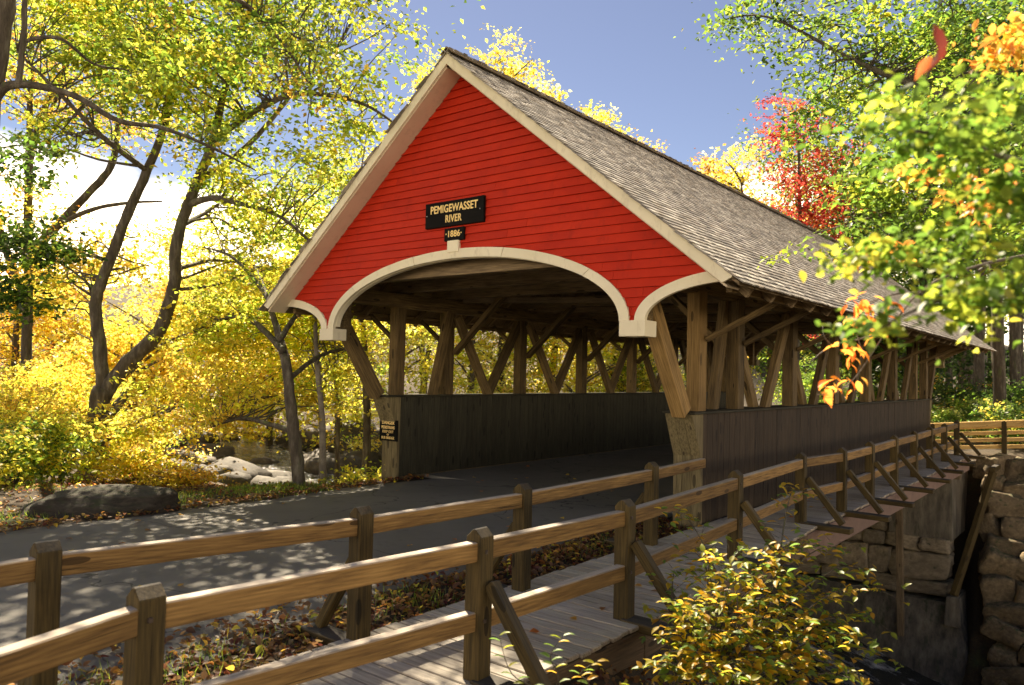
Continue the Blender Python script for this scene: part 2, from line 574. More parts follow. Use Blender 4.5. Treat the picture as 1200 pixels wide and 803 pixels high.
gx = grid_axis([(-400, -60, 20), (-60, -20, 1.0), (-20, 12, 0.25), (12, 40, 1.0), (40, 400, 20)])
gy = grid_axis([(-200, -30, 15), (-30, -12, 1.0), (-12, 22, 0.25), (22, 70, 1.0), (70, 500, 20)])
XX, YY = np.meshgrid(gx, gy)
HH = gheight(np.clip(XX, -70, 50), np.clip(YY, -40, 75))
gv = np.stack([XX.ravel(), YY.ravel(), HH.ravel()], 1)
nx, ny = len(gx), len(gy)
ii = np.arange(nx * ny).reshape(ny, nx)
gf = np.stack([ii[:-1, :-1], ii[:-1, 1:], ii[1:, 1:], ii[1:, :-1]], -1).reshape(-1, 4)

def fast_mesh(name, v, f, smooth=False):
    me = bpy.data.meshes.new(name)
    n = f.shape[1]
    me.vertices.add(len(v)); me.loops.add(f.size); me.polygons.add(len(f))
    me.vertices.foreach_set('co', np.ascontiguousarray(v, dtype=np.float32).ravel())
    me.loops.foreach_set('vertex_index', np.ascontiguousarray(f, dtype=np.int32).ravel())
    me.polygons.foreach_set('loop_start', np.arange(0, f.size, n, dtype=np.int32))
    me.polygons.foreach_set('loop_total', np.full(len(f), n, dtype=np.int32))
    if smooth:
        me.polygons.foreach_set('use_smooth', np.ones(len(f), dtype=bool))
    me.update(calc_edges=True)
    return me

struct(mesh_obj('ground', fast_mesh('ground', gv, gf, True), M_GROUND))

# road: a slightly uneven asphalt sheet with ragged edges, running through the bridge
def road_strip(name, y0, y1, xl, xr, z):
    v, f = [], []
    ys = np.arange(y0, y1 + 0.01, 0.3)
    rr = random.Random(3)
    nn = 8
    for y in ys:
        a = xl(y) + rr.uniform(-0.04, 0.04) + 0.07 * math.sin(y * 1.3)
        b = xr(y) + rr.uniform(-0.04, 0.04) + 0.06 * math.sin(y * 1.7 + 1)
        for k in range(nn + 1):
            t = k / nn
            v.append((a + (b - a) * t, y, z + 0.02 * math.sin(math.pi * t) - (0.05 if k in (0, nn) else 0)))
    for i in range(len(ys) - 1):
        for k in range(nn):
            q = i * (nn + 1) + k
            f.append((q, q + 1, q + nn + 2, q + nn + 1))
    return struct(mesh_obj(name, pydata(name, v, f, True), M_ASPH))
road_strip('road', -40, 0.9, lambda y: -2.95, lambda y: 2.35 + max(0, -5 - y) * 0.12, 0.0)
road_strip('road_beyond', 15.4, 37, lambda y: -2.9 - 0.02 * max(0, y - 16) ** 2, lambda y: 2.6 - 0.02 * max(0, y - 16) ** 2, 0.0)

# river
rx = np.arange(-70, 45, 1.5)
rv, rf = [], []
for x in rx:
    b = float(np.interp(x, [-60, -30, -15, -3, 4, 15, 40], [-2.0, -2.4, -2.9, -4.3, -6.3, -7.0, -7.6])) + 0.28
    for y in (-8, 0, 8, 16, 26, 40):
        rv.append((x, y, b))
for i in range(len(rx) - 1):
    for k in range(5):
        rf.append((i * 6 + k, i * 6 + 6 + k, i * 6 + 7 + k, i * 6 + 1 + k))
struct(mesh_obj('river', pydata('river', rv, rf, True), M_WATER))

# ------------------------------------------------------------------ covered bridge
BL = 15.9                 # wall length
GY = -1.757               # gable plane
RY = -2.13                # rake fascia plane
XI_L, XO_L = -3.12, -3.52     # left parapet, inner and outer face
XI_R, XO_R = 2.72, 3.12       # right parapet
HW = 1.55
bridge = thing('covered_bridge', 'red gabled wooden covered bridge with cream arched trim and shingled roof over the river', 'bridge', (0, 0, 0))
SL = 0.804
PK = 6.80                 # roof top line at ridge (fascia top)
def roof_top(x): return PK - SL * abs(x)

# --- gable
def arch_low(x, o=0.0):
    """lower edge of the boarded gable; o = offset outwards (trim width)"""
    ax = abs(x)
    if ax <= 2.86 + o * 0.9:
        rx_, rz_ = 2.86 + o, 1.01 + o
        return 2.76 + rz_ * math.sqrt(max(0.0, 1 - (ax / rx_) ** 2))
    if ax < 3.19 - o * 0.9:
        return 2.76
    rx_, rz_ = 1.17 + o, 0.42 + o
    return 2.76 + rz_ * math.sqrt(max(0.0, 1 - ((4.36 - ax) / rx_) ** 2)) if ax < 4.36 else 2.76 + rz_

xs_all = np.unique(np.round(np.concatenate([np.arange(-4.6, 4.601, 0.05), np.linspace(2.70, 3.3, 61), -np.linspace(2.70, 3.3, 61)]), 4))
SOF = 0.215               # vertical depth from roof top to the soffit line
def red_top(x): return roof_top(x) - SOF
def red_bot(x): return max(arch_low(x, 0.07), 2.70)

def profile_slab(name, x, top, bot, ya, yb, mat, parent, ytop=None):
    """solid between two curves over samples x, from y=ya (front) to yb; ytop = front y on the top edge"""
    v, f = [], []
    n = len(x)
    for i in range(n):
        v += [(x[i], ya[i] if hasattr(ya, '__len__') else ya, bot[i]), (x[i], (ytop if ytop is not None else ya), top[i]), (x[i], yb, top[i]), (x[i], yb, bot[i])]
    for i in range(n - 1):
        a, b = i * 4, i * 4 + 4
        for k in range(4):
            k2 = (k + 1) % 4
            f.append((a + k, b + k, b + k2, a + k2))
    f.append((0, 1, 2, 3))
    f.append(tuple((n - 1) * 4 + k for k in (3, 2, 1, 0)))
    me = pydata(name, v, f)
    bm = bmesh.new(); bm.from_mesh(me)
    bmesh.ops.recalc_face_normals(bm, faces=bm.faces[:])
    bm.to_mesh(me); bm.free()
    # keep the object's own origin at its middle so that textures run along it
    return mesh_obj(name, me, mat, parent)

for gi, (gy_, sgn) in enumerate(((GY, 1), (BL - GY, -1))):
    sel = [x for x in xs_all if red_top(x) > red_bot(x) + 0.001]
    back = profile_slab('gable_wall', sel, [red_top(x) for x in sel], [red_bot(x) for x in sel], gy_ + 0.02 * sgn, gy_ + 0.10 * sgn, M_DARKW, bridge)
    if gi == 1:
        continue
    EXPO = 0.118
    cr = random.Random(17)
    z0 = 2.70
    row = 0
    while z0 < 6.6:
        z1 = z0 + EXPO
        run = []
        cut = -4.5 + cr.uniform(1.5, 8.0)
        def flush(run):
            if len(run) > 2:
                x = [r[0] for r in run]
                # bottom edge stands proud of the board below, top edge tucks under the one above
                ww_ = cr.uniform(-0.0025, 0.0025)
                yb = [GY - 0.030 - ww_ - 0.002 * math.sin(r[0] * 3 + row) for r in run]
                sag = [0.0022 * math.sin(r[0] * 1.7 + row * 2.1) if r[1] == z0 else 0.0 for r in run]
                profile_slab('clapboard', x, [r[2] for r in run], [r[1] + g_ for r, g_ in zip(run, sag)], yb, GY + 0.019, M_RED, back, ytop=GY - 0.001)
        for x in xs_all:
            t = min(z1, red_top(x)); b = max(z0, red_bot(x))
            if t > b + 0.002:
                if len(run) > 8 and x > cut:          # butt joint
                    run.append((x, b, t)); flush(run); run = [(x + 0.004, b, t)]
                    cut = x + cr.uniform(3.6, 5.5)
                else:
                    run.append((x, b, t))
            else:
                flush(run); run = []
        flush(run)
        z0 = z1
        row += 1

# --- trim: arch bands, blocks, keystone
def band(name, pts_in, pts_out, y0, y1, mat, parent):
    v, f = [], []
    n = len(pts_in)
    for (a, b) in zip(pts_in, pts_out):
        v += [(a[0], y0, a[1]), (b[0], y0, b[1]), (b[0], y1, b[1]), (a[0], y1, a[1])]
    for i in range(n - 1):
        a, b = i * 4, i * 4 + 4
        for k in range(4):
            f.append((a + k, b + k, b + (k + 1) % 4, a + (k + 1) % 4))
    f.append((0, 1, 2, 3)); f.append(tuple((n - 1) * 4 + k for k in (3, 2, 1, 0)))
    me = pydata(name, v, f)
    bm = bmesh.new(); bm.from_mesh(me); bmesh.ops.recalc_face_normals(bm, faces=bm.faces[:]); bm.to_mesh(me); bm.free()
    return mesh_obj(name, me, mat, parent)

def ell(cx, rx, rz, a0, a1, n):
    return [(cx + rx * math.cos(math.radians(a0 + (a1 - a0) * i / n)), 2.76 + rz * math.sin(math.radians(a0 + (a1 - a0) * i / n))) for i in range(n + 1)]
for gy_, sgn in ((GY, 1), (BL - GY, -1)):
    ya, yb = gy_ - 0.045 * sgn, gy_ + 0.012 * sgn
    mt = M_CREAM if sgn == 1 else M_FOOT
    if sgn == 1:
        for q, (a0_, a1_) in enumerate(((0, 36.8), (37.0, 71.8), (72.0, 107.8), (108.0, 142.8), (143.0, 180))):
            off_ = 0.0015 * (q % 2)
            band('arch_trim', ell(-0.02, 2.85, 1.01, a0_, a1_, 15), ell(-0.02, 2.995, 1.15, a0_, a1_, 15), ya - off_, yb, mt, bridge)
    for s in (-1, 1):
        pin = [(s * x, z) for x, z in ell(4.36, 1.16, 0.43, 180, 92, 28)]
        pout = [(s * x, z) for x, z in ell(4.36, 1.31, 0.57, 180, 92, 28)]
        band('side_arch_trim', pin, pout, ya, yb, mt, bridge)
        box('pendant_block', mt, bridge, (s * 3.03, gy_ + 0.085 * sgn, 2.66), 0.37, 0.30, 0.20, c=0.006)
        # post that carries the pendant, behind the gable
        box('pendant_post', M_TRUSS, bridge, (s * 3.0, gy_ + 0.32 * sgn, 3.05), 0.16, 0.16, 0.95)
        # deeper arch lining behind the trim
    if sgn == 1:
        band('arch_lining', ell(-0.02, 2.842, 1.002, 2, 178, 48), ell(-0.02, 2.872, 1.032, 2, 178, 48), yb + 0.001, gy_ + 0.10, M_CREAM, bridge)
        box('keystone', M_CREAM, bridge, (-0.07, GY - 0.035, 3.965), 0.235, 0.05, 0.20, c=0.005)

# --- rake fascias and soffits
th = math.atan(SL)
for s in (-1, 1):
    for fy, sg in ((RY, 1), (BL - RY, -1)):
        tip = 4.455
        depth = 0.185
        jx = tip * (0.46 if s == 1 else 0.58)
        for q, xs_ in enumerate(([0.0, jx * 0.5, jx - 0.002], [jx + 0.002, (jx + tip) / 2, tip - 0.115, tip])):
            x = [s * v_ for v_ in xs_]
            top = [roof_top(v_) for v_ in x]
            bot = [roof_top(v_) - depth for v_ in x]
            if q == 1:
                bot[3] = roof_top(x[3]) - 0.035
            profile_slab('rake_fascia', x, top, bot, fy - 0.002 * q * sg, fy + 0.035 * sg, M_CREAM if sg == 1 else M_NEWL, bridge)
    # soffit boards between fascia and gable
    y0, y1 = RY + 0.037, GY + 0.012
    z_in = -0.19
    beam('rake_soffit', (s * 0.03, (y0 + y1) / 2, roof_top(0.03) - 0.195), (s * 4.38, (y0 + y1) / 2, roof_top(4.38) - 0.195), y1 - y0, 0.022, M_SOFFIT, bridge, up=(s * math.sin(th), 0, math.cos(th)), c=0.003)

# --- roof deck, rafters, purlins
deckN = Vector((math.sin(th), 0, math.cos(th)))
roof = mesh_obj('roof', pydata('roof', [(0, 0, 0)], []), M_DARKW, bridge) if False else None
def roof_half(s):
    y0, y1 = RY + 0.04, BL - RY - 0.04
    xe = 4.52
    v = []
    for y in (y0, y1):
        v += [(0.0, y, PK - 0.035), (s * xe, y, roof_top(xe) - 0.035), (s * xe, y, roof_top(xe) - 0.075), (0.0, y, PK - 0.075)]
    f = [(0, 1, 2, 3), (7, 6, 5, 4), (0, 4, 5, 1), (1, 5, 6, 2), (2, 6, 7, 3), (3, 7, 4, 0)]
    me = pydata('roof_deck', v, f)
    bm = bmesh.new(); bm.from_mesh(me); bmesh.ops.recalc_face_normals(bm, faces=bm.faces[:]); bm.to_mesh(me); bm.free()
    return mesh_obj('roof_deck', me, M_DARKW, bridge)
decks = {s: roof_half(s) for s in (-1, 1)}
# skip sheathing boards under the rafters' back show as horizontal battens
for s in (-1, 1):
    for k in range(15):
        xx = 0.25 + k * 0.295
        beam('roof_batten', (s * xx, GY + 0.15, roof_top(xx) - 0.088), (s * xx, BL - GY - 0.15, roof_top(xx) - 0.088), 0.16, 0.022, M_DARKW, bridge, up=(s * math.sin(th), 0, math.cos(th)), c=0.003)
yy = GY + 0.30
rafters = []
while yy < BL - GY - 0.1:
    for s in (-1, 1):
        beam('rafter', (s * 0.02, yy, PK - 0.19), (s * 4.40, yy, roof_top(4.40) - 0.19), 0.07, 0.145, M_DARKW, bridge, up=(s * math.sin(th), 0, math.cos(th)))
    yy += 0.76

# shingles: real overlapping pieces, the nearest rows as objects of their own
scol = [lin(*c) for c in ((150, 142, 131), (130, 122, 113), (168, 160, 149), (112, 105, 97), (184, 176, 165), (140, 128, 114))]
def shingle_piece(w, l, t, lift, col):
    """butt end thick and lifted, local x across, y up-slope, z normal"""
    v = [(0, 0, lift), (w, 0, lift), (w, l, 0.004), (0, l, 0.004), (0, 0, lift + t), (w, 0, lift + t), (w, l, 0.008), (0, l, 0.008)]
    f = [(3, 2, 1, 0), (4, 5, 6, 7), (0, 1, 5, 4), (1, 2, 6, 5), (2, 3, 7, 6), (3, 0, 4, 7)]
    return v, f
def add_col(me, cols):
    a = me.color_attributes.new('col', 'FLOAT_COLOR', 'POINT')
    buf = np.ones((len(me.vertices), 4), np.float32)
    buf[:, :3] = cols
    a.data.foreach_set('color', buf.ravel())
sr = random.Random(5)
variants = []
for k in range(14):
    w = 0.095 + 0.012 * (k % 5)
    v, f = shingle_piece(w - 0.006, 0.27, 0.017, 0.020, None)
    me = pydata('shingle', v, f)
    c = scol[k % 6]; j = sr.uniform(0.75, 1.2)
    add_col(me, np.tile(np.array(c) * j, (8, 1)))
    me.materials.append(M_SHIN)
    variants.append((w, me))
EXP = 0.110
cands = []
for s in (-1, 1):
    slope_len = 4.58 / math.cos(th)
    rows = int(slope_len / EXP)
    xaxis = Vector((0, 1, 0)) if s == 1 else Vector((0, -1, 0))
    yaxis = Vector((-s * math.cos(th), 0, math.sin(th)))
    zaxis = xaxis.cross(yaxis)
    R = Matrix((xaxis, yaxis, zaxis)).transposed().to_4x4()
    allv, allf, allc = [], [], []
    for r in range(rows):
        d = r * EXP
        xe = 4.58 - d * math.cos(th)
        zz = roof_top(xe) - 0.030
        y = RY + 0.005 - sr.random() * 0.08
        yend = BL - RY
        while y < yend:
            k = sr.randrange(14)
            w, me = variants[k]
            o0 = Vector((s * xe, y if s == 1 else y + w, zz))
            jit = Vector((0, sr.uniform(-0.012, 0.012), 0)) 
            tilt = Matrix.Rotation(sr.uniform(-0.012, 0.012), 4, 'Z') @ Matrix.Rotation(sr.uniform(-0.01, 0.02), 4, 'X')
            M = Matrix.Translation(o0) @ R @ Matrix.Translation(jit) @ tilt
            dist = (M.translation - CAM).length
            cands.append((dist if s == 1 else dist + 100, s, M, k))
            y += w
cands.sort(key=lambda t: t[0])
rest = {-1: [], 1: []}
for i, (d_, s, M, k) in enumerate(cands):
    if i < 290:
        put(bpy.data.objects.new('shingle', variants[k][1]), M, decks[s])
    else:
        rest[s].append((M, k))
for s in (-1, 1):
    V = []; C = []
    for M, k in rest[s]:
        v0 = np.array([tuple(p.co) for p in variants[k][1].vertices]) if False else None
        w = variants[k][0]
        v, f = shingle_piece(w - 0.006, 0.27, 0.017, 0.020, None)
        A = np.array(M)
        V.append(np.array(v) @ A[:3, :3].T + A[:3, 3])
        C.append(np.tile(np.array(scol[sr.randrange(6)]) * sr.uniform(0.7, 1.2), (8, 1)))
    V = np.concatenate(V); C = np.concatenate(C)
    f0 = np.array([(3, 2, 1, 0), (4, 5, 6, 7), (0, 1, 5, 4), (1, 2, 6, 5), (2, 3, 7, 6), (3, 0, 4, 7)])
    F = (f0[None] + (np.arange(len(rest[s])) * 8)[:, None, None]).reshape(-1, 4)
    me = fast_mesh('shingle_courses', V, F)
    me.polygons.foreach_set('use_smooth', np.zeros(len(F), dtype=bool))
    add_col(me, C)
    o = mesh_obj('shingle_courses', me, M_SHIN, decks[s])
    o['kind'] = 'stuff'
for s in (-1, 1):
    beam('ridge_cap', (s * 0.055, RY - 0.02, PK + 0.018), (s * 0.055, BL - RY + 0.02, PK + 0.018), 0.16, 0.018, M_DARKW, bridge, up=(s * math.sin(th), 0, math.cos(th)), c=0.003)

# --- trusses
PYS = [0.15, 1.55, 4.05, 6.65, 9.25, 11.85, 14.35, 15.75]
TZ = 3.42
for side, X in ((-1, -3.30), (1, 2.92)):
    beam('top_plate', (X, GY + 0.2, TZ), (X, BL - GY - 0.2, TZ), 0.22, 0.26, M_TRUSS, bridge)
    beam('lower_plate', (X, GY + 0.25, TZ - 0.42), (X, BL - GY - 0.25, TZ - 0.42), 0.09, 0.16, M_TRUSS, bridge) if False else None
    for k, y in enumerate(PYS):
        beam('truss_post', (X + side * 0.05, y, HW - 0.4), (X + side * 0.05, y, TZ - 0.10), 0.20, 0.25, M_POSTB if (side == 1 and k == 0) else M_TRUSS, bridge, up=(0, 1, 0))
    for a, b in zip(PYS[:-1], PYS[1:]):
        if b - a < 2:
            # end panels: a single brace
            if a < 1:
                beam('truss_brace', (X - side * 0.09, b - 0.10, TZ - 0.12), (X - side * 0.09, a + 0.75, HW - 0.45), 0.13, 0.19, M_TRUSS, bridge, up=(0, 1, 0))
            else:
                beam('truss_brace', (X - side * 0.09, a + 0.10, TZ - 0.12), (X - side * 0.09, b - 0.75, HW - 0.45), 0.13, 0.19, M_TRUSS, bridge, up=(0, 1, 0))
            continue
        m = (a + b) / 2
        e = 0.35
        beam('truss_brace', (X - side * 0.11, a + 0.12, TZ - 0.2), (X - side * 0.11, m + e * 0.3, HW - 0.25), 0.12, 0.19, M_TRUSS, bridge, up=(0, 1, 0))
        beam('truss_brace', (X + side * 0.03, b - 0.12, TZ - 0.2), (X + side * 0.03, m - e * 0.3, HW - 0.25), 0.12, 0.21, M_TRUSS, bridge, up=(0, 1, 0))
    # leaning portal brace carrying the overhanging gable
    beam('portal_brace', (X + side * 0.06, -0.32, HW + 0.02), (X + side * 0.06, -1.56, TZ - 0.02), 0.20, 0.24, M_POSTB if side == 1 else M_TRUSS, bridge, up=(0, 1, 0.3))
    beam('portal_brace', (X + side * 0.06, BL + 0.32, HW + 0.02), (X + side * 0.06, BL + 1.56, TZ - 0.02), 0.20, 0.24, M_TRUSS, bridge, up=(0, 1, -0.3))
    # eave struts outside
    for y in PYS:
        beam('eave_strut', (X + side * 0.17, y + 0.06, 2.62), (side * 4.25, y + 0.06, roof_top(4.25) - 0.20), 0.075, 0.085, M_TRUSS, bridge, up=(0, 1, 0))
    beam('eave_plate', (side * 4.22, GY + 0.1, roof_top(4.22) - 0.29), (side * 4.22, BL - GY - 0.1, roof_top(4.22) - 0.29), 0.08, 0.10, M_TRUSS, bridge)
    # knee braces inside
    for y in PYS[1:-1]:
        beam('knee_brace', (X - side * 0.06, y + 0.13, 2.45), (X - side * 1.35, y + 0.13, TZ + 0.20), 0.10, 0.15, M_TRUSS, bridge, up=(0, 1, 0))
for y in [GY + 0.45] + PYS:
    beam('tie_beam', (-3.75, y, TZ + 0.27), (3.5, y, TZ + 0.27), 0.20, 0.22, M_DARKW, bridge)
for y in PYS[::2]:
    beam('collar_beam', (-1.75, y + 0.2, 5.15), (1.75, y + 0.2, 5.15), 0.09, 0.16, M_DARKW, bridge)
for a, b in zip(PYS[1:-2], PYS[2:-1]):
    beam('lateral_brace', (-2.9, a, TZ + 0.13), (2.7, b, TZ + 0.13), 0.12, 0.12, M_DARKW, bridge)

# --- parapet walls with vertical boards
wr = random.Random(9)
for side, xi, xo in ((-1, XI_L, XO_L), (1, XI_R, XO_R)):
    xm = (xi + xo) / 2
    box('wall_core', M_DARKW, bridge, (xm, BL / 2, HW / 2 - 0.02), abs(xo - xi) - 0.05, BL - 0.02, HW + 0.0, c=0)
    beam('wall_cap', (xm, -0.30, HW + 0.02), (xm, BL + 0.30, HW + 0.02), abs(xo - xi) + 0.10, 0.035, M_FOOT if False else M_WALLI, bridge)
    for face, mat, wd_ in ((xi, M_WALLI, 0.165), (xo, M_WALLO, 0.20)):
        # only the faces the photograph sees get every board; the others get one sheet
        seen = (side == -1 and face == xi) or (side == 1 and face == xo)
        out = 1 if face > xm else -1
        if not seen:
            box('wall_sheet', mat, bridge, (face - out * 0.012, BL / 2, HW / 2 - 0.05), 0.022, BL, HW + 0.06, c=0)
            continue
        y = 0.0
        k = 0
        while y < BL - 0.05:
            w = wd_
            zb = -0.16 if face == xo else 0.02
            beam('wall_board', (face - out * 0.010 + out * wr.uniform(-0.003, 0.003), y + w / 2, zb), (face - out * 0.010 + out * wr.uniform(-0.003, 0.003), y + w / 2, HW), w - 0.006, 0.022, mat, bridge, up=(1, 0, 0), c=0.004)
            y += w
    # portal feet: boxed wall ends flaring forward towards the top
    for fy, sg in ((0.0, 1), (BL, -1)):
        prof = [(-0.005, -0.15), (-0.02, 0.95), (-0.30, HW + 0.0), (0.06, HW + 0.0), (0.06, -0.15)]
        xa, xb = min(xi, xo) - 0.012, max(xi, xo) + 0.012
        nb = 3 if sg == 1 else 1
        ww = (xb - xa) / nb
        for q in range(nb):
            v = []
            for x in (xa + q * ww + 0.002, xa + (q + 1) * ww - 0.002):
                v += [(x, fy + sg * p[0], p[1]) for p in prof]
            n = 5
            f = [tuple(range(n)), tuple(range(2 * n - 1, n - 1, -1))] + [(i, n + i, n + (i + 1) % n, (i + 1) % n) for i in range(n)]
            # move origin so the grain runs upwards
            c0 = Vector((xa + (q + 0.5) * ww, fy, 0.7))
            RR = Matrix(((0, 0, -1), (0, 1, 0), (1, 0, 0))).to_4x4()
            M = Matrix.Translation(c0) @ RR
            Mi = M.inverted()
            me = pydata('foot_board', [Mi @ Vector(p) for p in v], f)
            bm = bmesh.new(); bm.from_mesh(me); bmesh.ops.recalc_face_normals(bm, faces=bm.faces[:])
            bmesh.ops.bevel(bm, geom=bm.edges[:], offset=0.004, segments=1, affect='EDGES')
            bm.to_mesh(me); bm.free()
            mesh_obj('portal_foot', me, M_FOOT, bridge, M)
# deck and girders
box('bridge_deck', M_DARKW, bridge, (-0.2, BL / 2, -0.17), 6.4, BL - 0.2, 0.22, c=0)
for x in (-3.0, -1.2, 0.8, 2.7):
    beam('girder', (x, 0.8, -0.52), (x, BL - 0.8, -0.52), 0.30, 0.46, M_STEEL, bridge)
# asphalt through the bridge
struct(mesh_obj('road_on_bridge', pydata('road_on_bridge', [(-3.10, 0.75, 0.012), (2.70, 0.75, 0.012), (2.70, 15.6, 0.012), (-3.10, 15.6, 0.012), (-3.10, 0.75, -0.05), (2.70, 0.75, -0.05), (2.70, 15.6, -0.05), (-3.10, 15.6, -0.05)],
       [(0, 1, 2, 3), (0, 4, 5, 1), (1, 5, 6, 2), (2, 6, 7, 3), (3, 7, 4, 0)]), M_ASPH))

# --- signs
def text_mesh(body, size, bold, sx=1.0):
    cu = bpy.data.curves.new('lettering', 'FONT')
    cu.body = body
    cu.size = size
    cu.align_x = 'CENTER'
    cu.align_y = 'CENTER'
    cu.extrude = 0.004
    cu.offset = bold * 0.7
    cu.space_character = 1.06
    o = bpy.data.objects.new('tmp', cu)
    COL.objects.link(o)
    dg = bpy.context.evaluated_depsgraph_get()
    me = bpy.data.meshes.new_from_object(o.evaluated_get(dg))
    bpy.data.objects.remove(o)
    for v in me.vertices:
        v.co.x *= sx
    return me

def sign(name, label, center, w, h, t, lines, rotx=0.0, bolts=()):
    """board facing -Y"""
    s = tag(box(name, M_BLACK, None, center, w, t, h, c=0.006), label, 'sign')
    R = Matrix.Rotation(math.radians(90), 4, 'X')
    for body, dz, size, bold, sx in lines:
        me = text_mesh(body, size, bold, sx)
        mesh_obj('lettering', me, M_LETTER, s, Matrix.Translation(Vector(center) + Vector((0, -t / 2 - 0.002, dz))) @ R)
    for bx_, bz_ in bolts:
        box('bolt', M_BOLT, s, Vector(center) + Vector((bx_, -t / 2 - 0.004, bz_)), 0.016, 0.012, 0.016, c=0.004)
    return s
sign('name_sign', 'black board lettered with the river name on the red gable', (-0.06, GY - 0.045, 4.455), 1.20, 0.39, 0.05,
     [('PEMIGEWASSET', 0.075, 0.165, 0.0045, 0.80), ('RIVER', -0.085, 0.155, 0.0045, 0.80)], bolts=((-0.56, 0.0), (0.53, 0.0)))
sign('year_sign', 'small black board reading 1886 above the arch keystone', (-0.05, GY - 0.042, 4.135), 0.40, 0.195, 0.045,
     [('·1886·', 0.0, 0.135, 0.003, 0.95)])
sign('warning_sign', 'small black danger sign on the left portal foot of the bridge', (-3.30, -0.055, 0.905), 0.50, 0.40, 0.04,
     [('DANGER', 0.145, 0.092, 0.002, 0.9), ('PEDESTRIANS', 0.055, 0.080, 0.0015, 0.72), ('KEEP OUT', -0.025, 0.072, 0.001, 0.9), ('OF', -0.083, 0.050, 0.001, 0.9), ('BUS BRIDGE', -0.143, 0.070, 0.001, 0.9)])

# ------------------------------------------------------------------ boardwalk and fences
def xo_line(y): return float(np.interp(y, [-8.4, -6.2, -4.4, -1.7, 1.2, 6.5, 15.3], [4.22, 4.43, 4.47, 4.33, 4.16, 4.15, 4.02]))
walk = thing('boardwalk', 'weathered grey plank boardwalk running beside the covered bridge', 'boardwalk', (3.8, 3.5, 0))
y = -7.55
pr = random.Random(4)
while y < 15.6:
    w = 0.142
    xl = 3.18
    xr = xo_line(y) + 0.24 + pr.uniform(-0.015, 0.015)
    dz = pr.uniform(-0.003, 0.003)
    beam('plank', (xl + pr.uniform(-0.01, 0.01), y, 0.0 + dz), (xr, y + 0.0, 0.0 + dz + pr.uniform(-0.003, 0.003)), w - 0.009, 0.038, M_PLANK, walk)
    y += w
ys = [-7.6, -6.2, -4.4, -1.7, 0.6]
for a, b in zip(ys[:-1], ys[1:]):
    beam('stringer', (xo_line(a) + 0.20, a + 0.003, -0.155), (xo_line(b) + 0.20, b - 0.003, -0.155), 0.06, 0.25, M_STRING, walk)
beam('stringer', (3.24, -7.6, -0.155), (3.24, 0.6, -0.155), 0.06, 0.25, M_STRING, walk)
for a, b in ((0.6, 6.5), (6.5, 15.3)):
    beam('steel_girder', (xo_line(a) + 0.17, a + 0.005, -0.215), (xo_line(b) + 0.17, b - 0.005, -0.215), 0.10, 0.36, M_STEEL, walk)
beam('steel_girder', (3.36, 0.6, -0.215), (3.36, 15.3, -0.215), 0.10, 0.36, M_STEEL, walk)

_postm = {}
def fence_post(parent, x, y, zb, zt, a=0.135, mat=None, ang=0.0):
    """square post with a two-way chamfered (gabled) head"""
    key = (round(zb, 3), round(zt, 3), a)
    if key not in _postm:
        h = a / 2
        L = zt - zb
        # local X = up
        prof = [(-L / 2, h), (-L / 2, -h), (L / 2 - 0.085, -h), (L / 2 - 0.05, -h), (L / 2, -h * 0.25), (L / 2, h * 0.25), (L / 2 - 0.05, h)]
        prof = [(-L / 2, h), (-L / 2, -h), (L / 2 - 0.055, -h), (L / 2, -h * 0.12), (L / 2, h * 0.12), (L / 2 - 0.055, h)]
        v = [(px, -h, pz) for px, pz in prof] + [(px, h, pz) for px, pz in prof]
        n = len(prof)
        f = [tuple(range(n)), tuple(range(2 * n - 1, n - 1, -1))] + [(i, n + i, n + (i + 1) % n, (i + 1) % n) for i in range(n)]
        me = pydata('fence_post', v, f)
        bm = bmesh.new(); bm.from_mesh(me); bmesh.ops.recalc_face_normals(bm, faces=bm.faces[:])
        bmesh.ops.bevel(bm, geom=bm.edges[:], offset=0.006, segments=1, affect='EDGES')
        bm.to_mesh(me); bm.free()
        me.materials.append(M_FPOST)
        _postm[key] = me
    R = Matrix(((0, 0, 1), (0, 1, 0), (1, 0, 0)))          # local x->z, z->x
    R = Matrix(((0, 0, -1), (0, 1, 0), (1, 0, 0)))
    M = Matrix.Translation((x, y, (zb + zt) / 2)) @ Matrix.Rotation(ang + pr.uniform(-0.03, 0.03), 4, 'Z') @ Matrix.Rotation(pr.uniform(-0.008, 0.008), 4, 'X') @ R.to_4x4()
    return put(bpy.data.objects.new('post', _postm[key]), M, parent)

def post_rails(parent, pts, z, w, h, mat, jit=0.006):
    for (a, b) in zip(pts[:-1], pts[1:]):
        A = Vector((a[0], a[1], z)); B = Vector((b[0], b[1], z))
        d = (B - A).normalized()
        A2 = A + d * 0.045; B2 = B - d * 0.045
        off = Vector((d.y, -d.x, 0)) * pr.uniform(-0.004, 0.01)
        beam('rail', A2 + off + Vector((0, 0, pr.uniform(-jit, jit))), B2 + off + Vector((0, 0, pr.uniform(-jit, jit))), w, h, mat, parent, c=0.007)

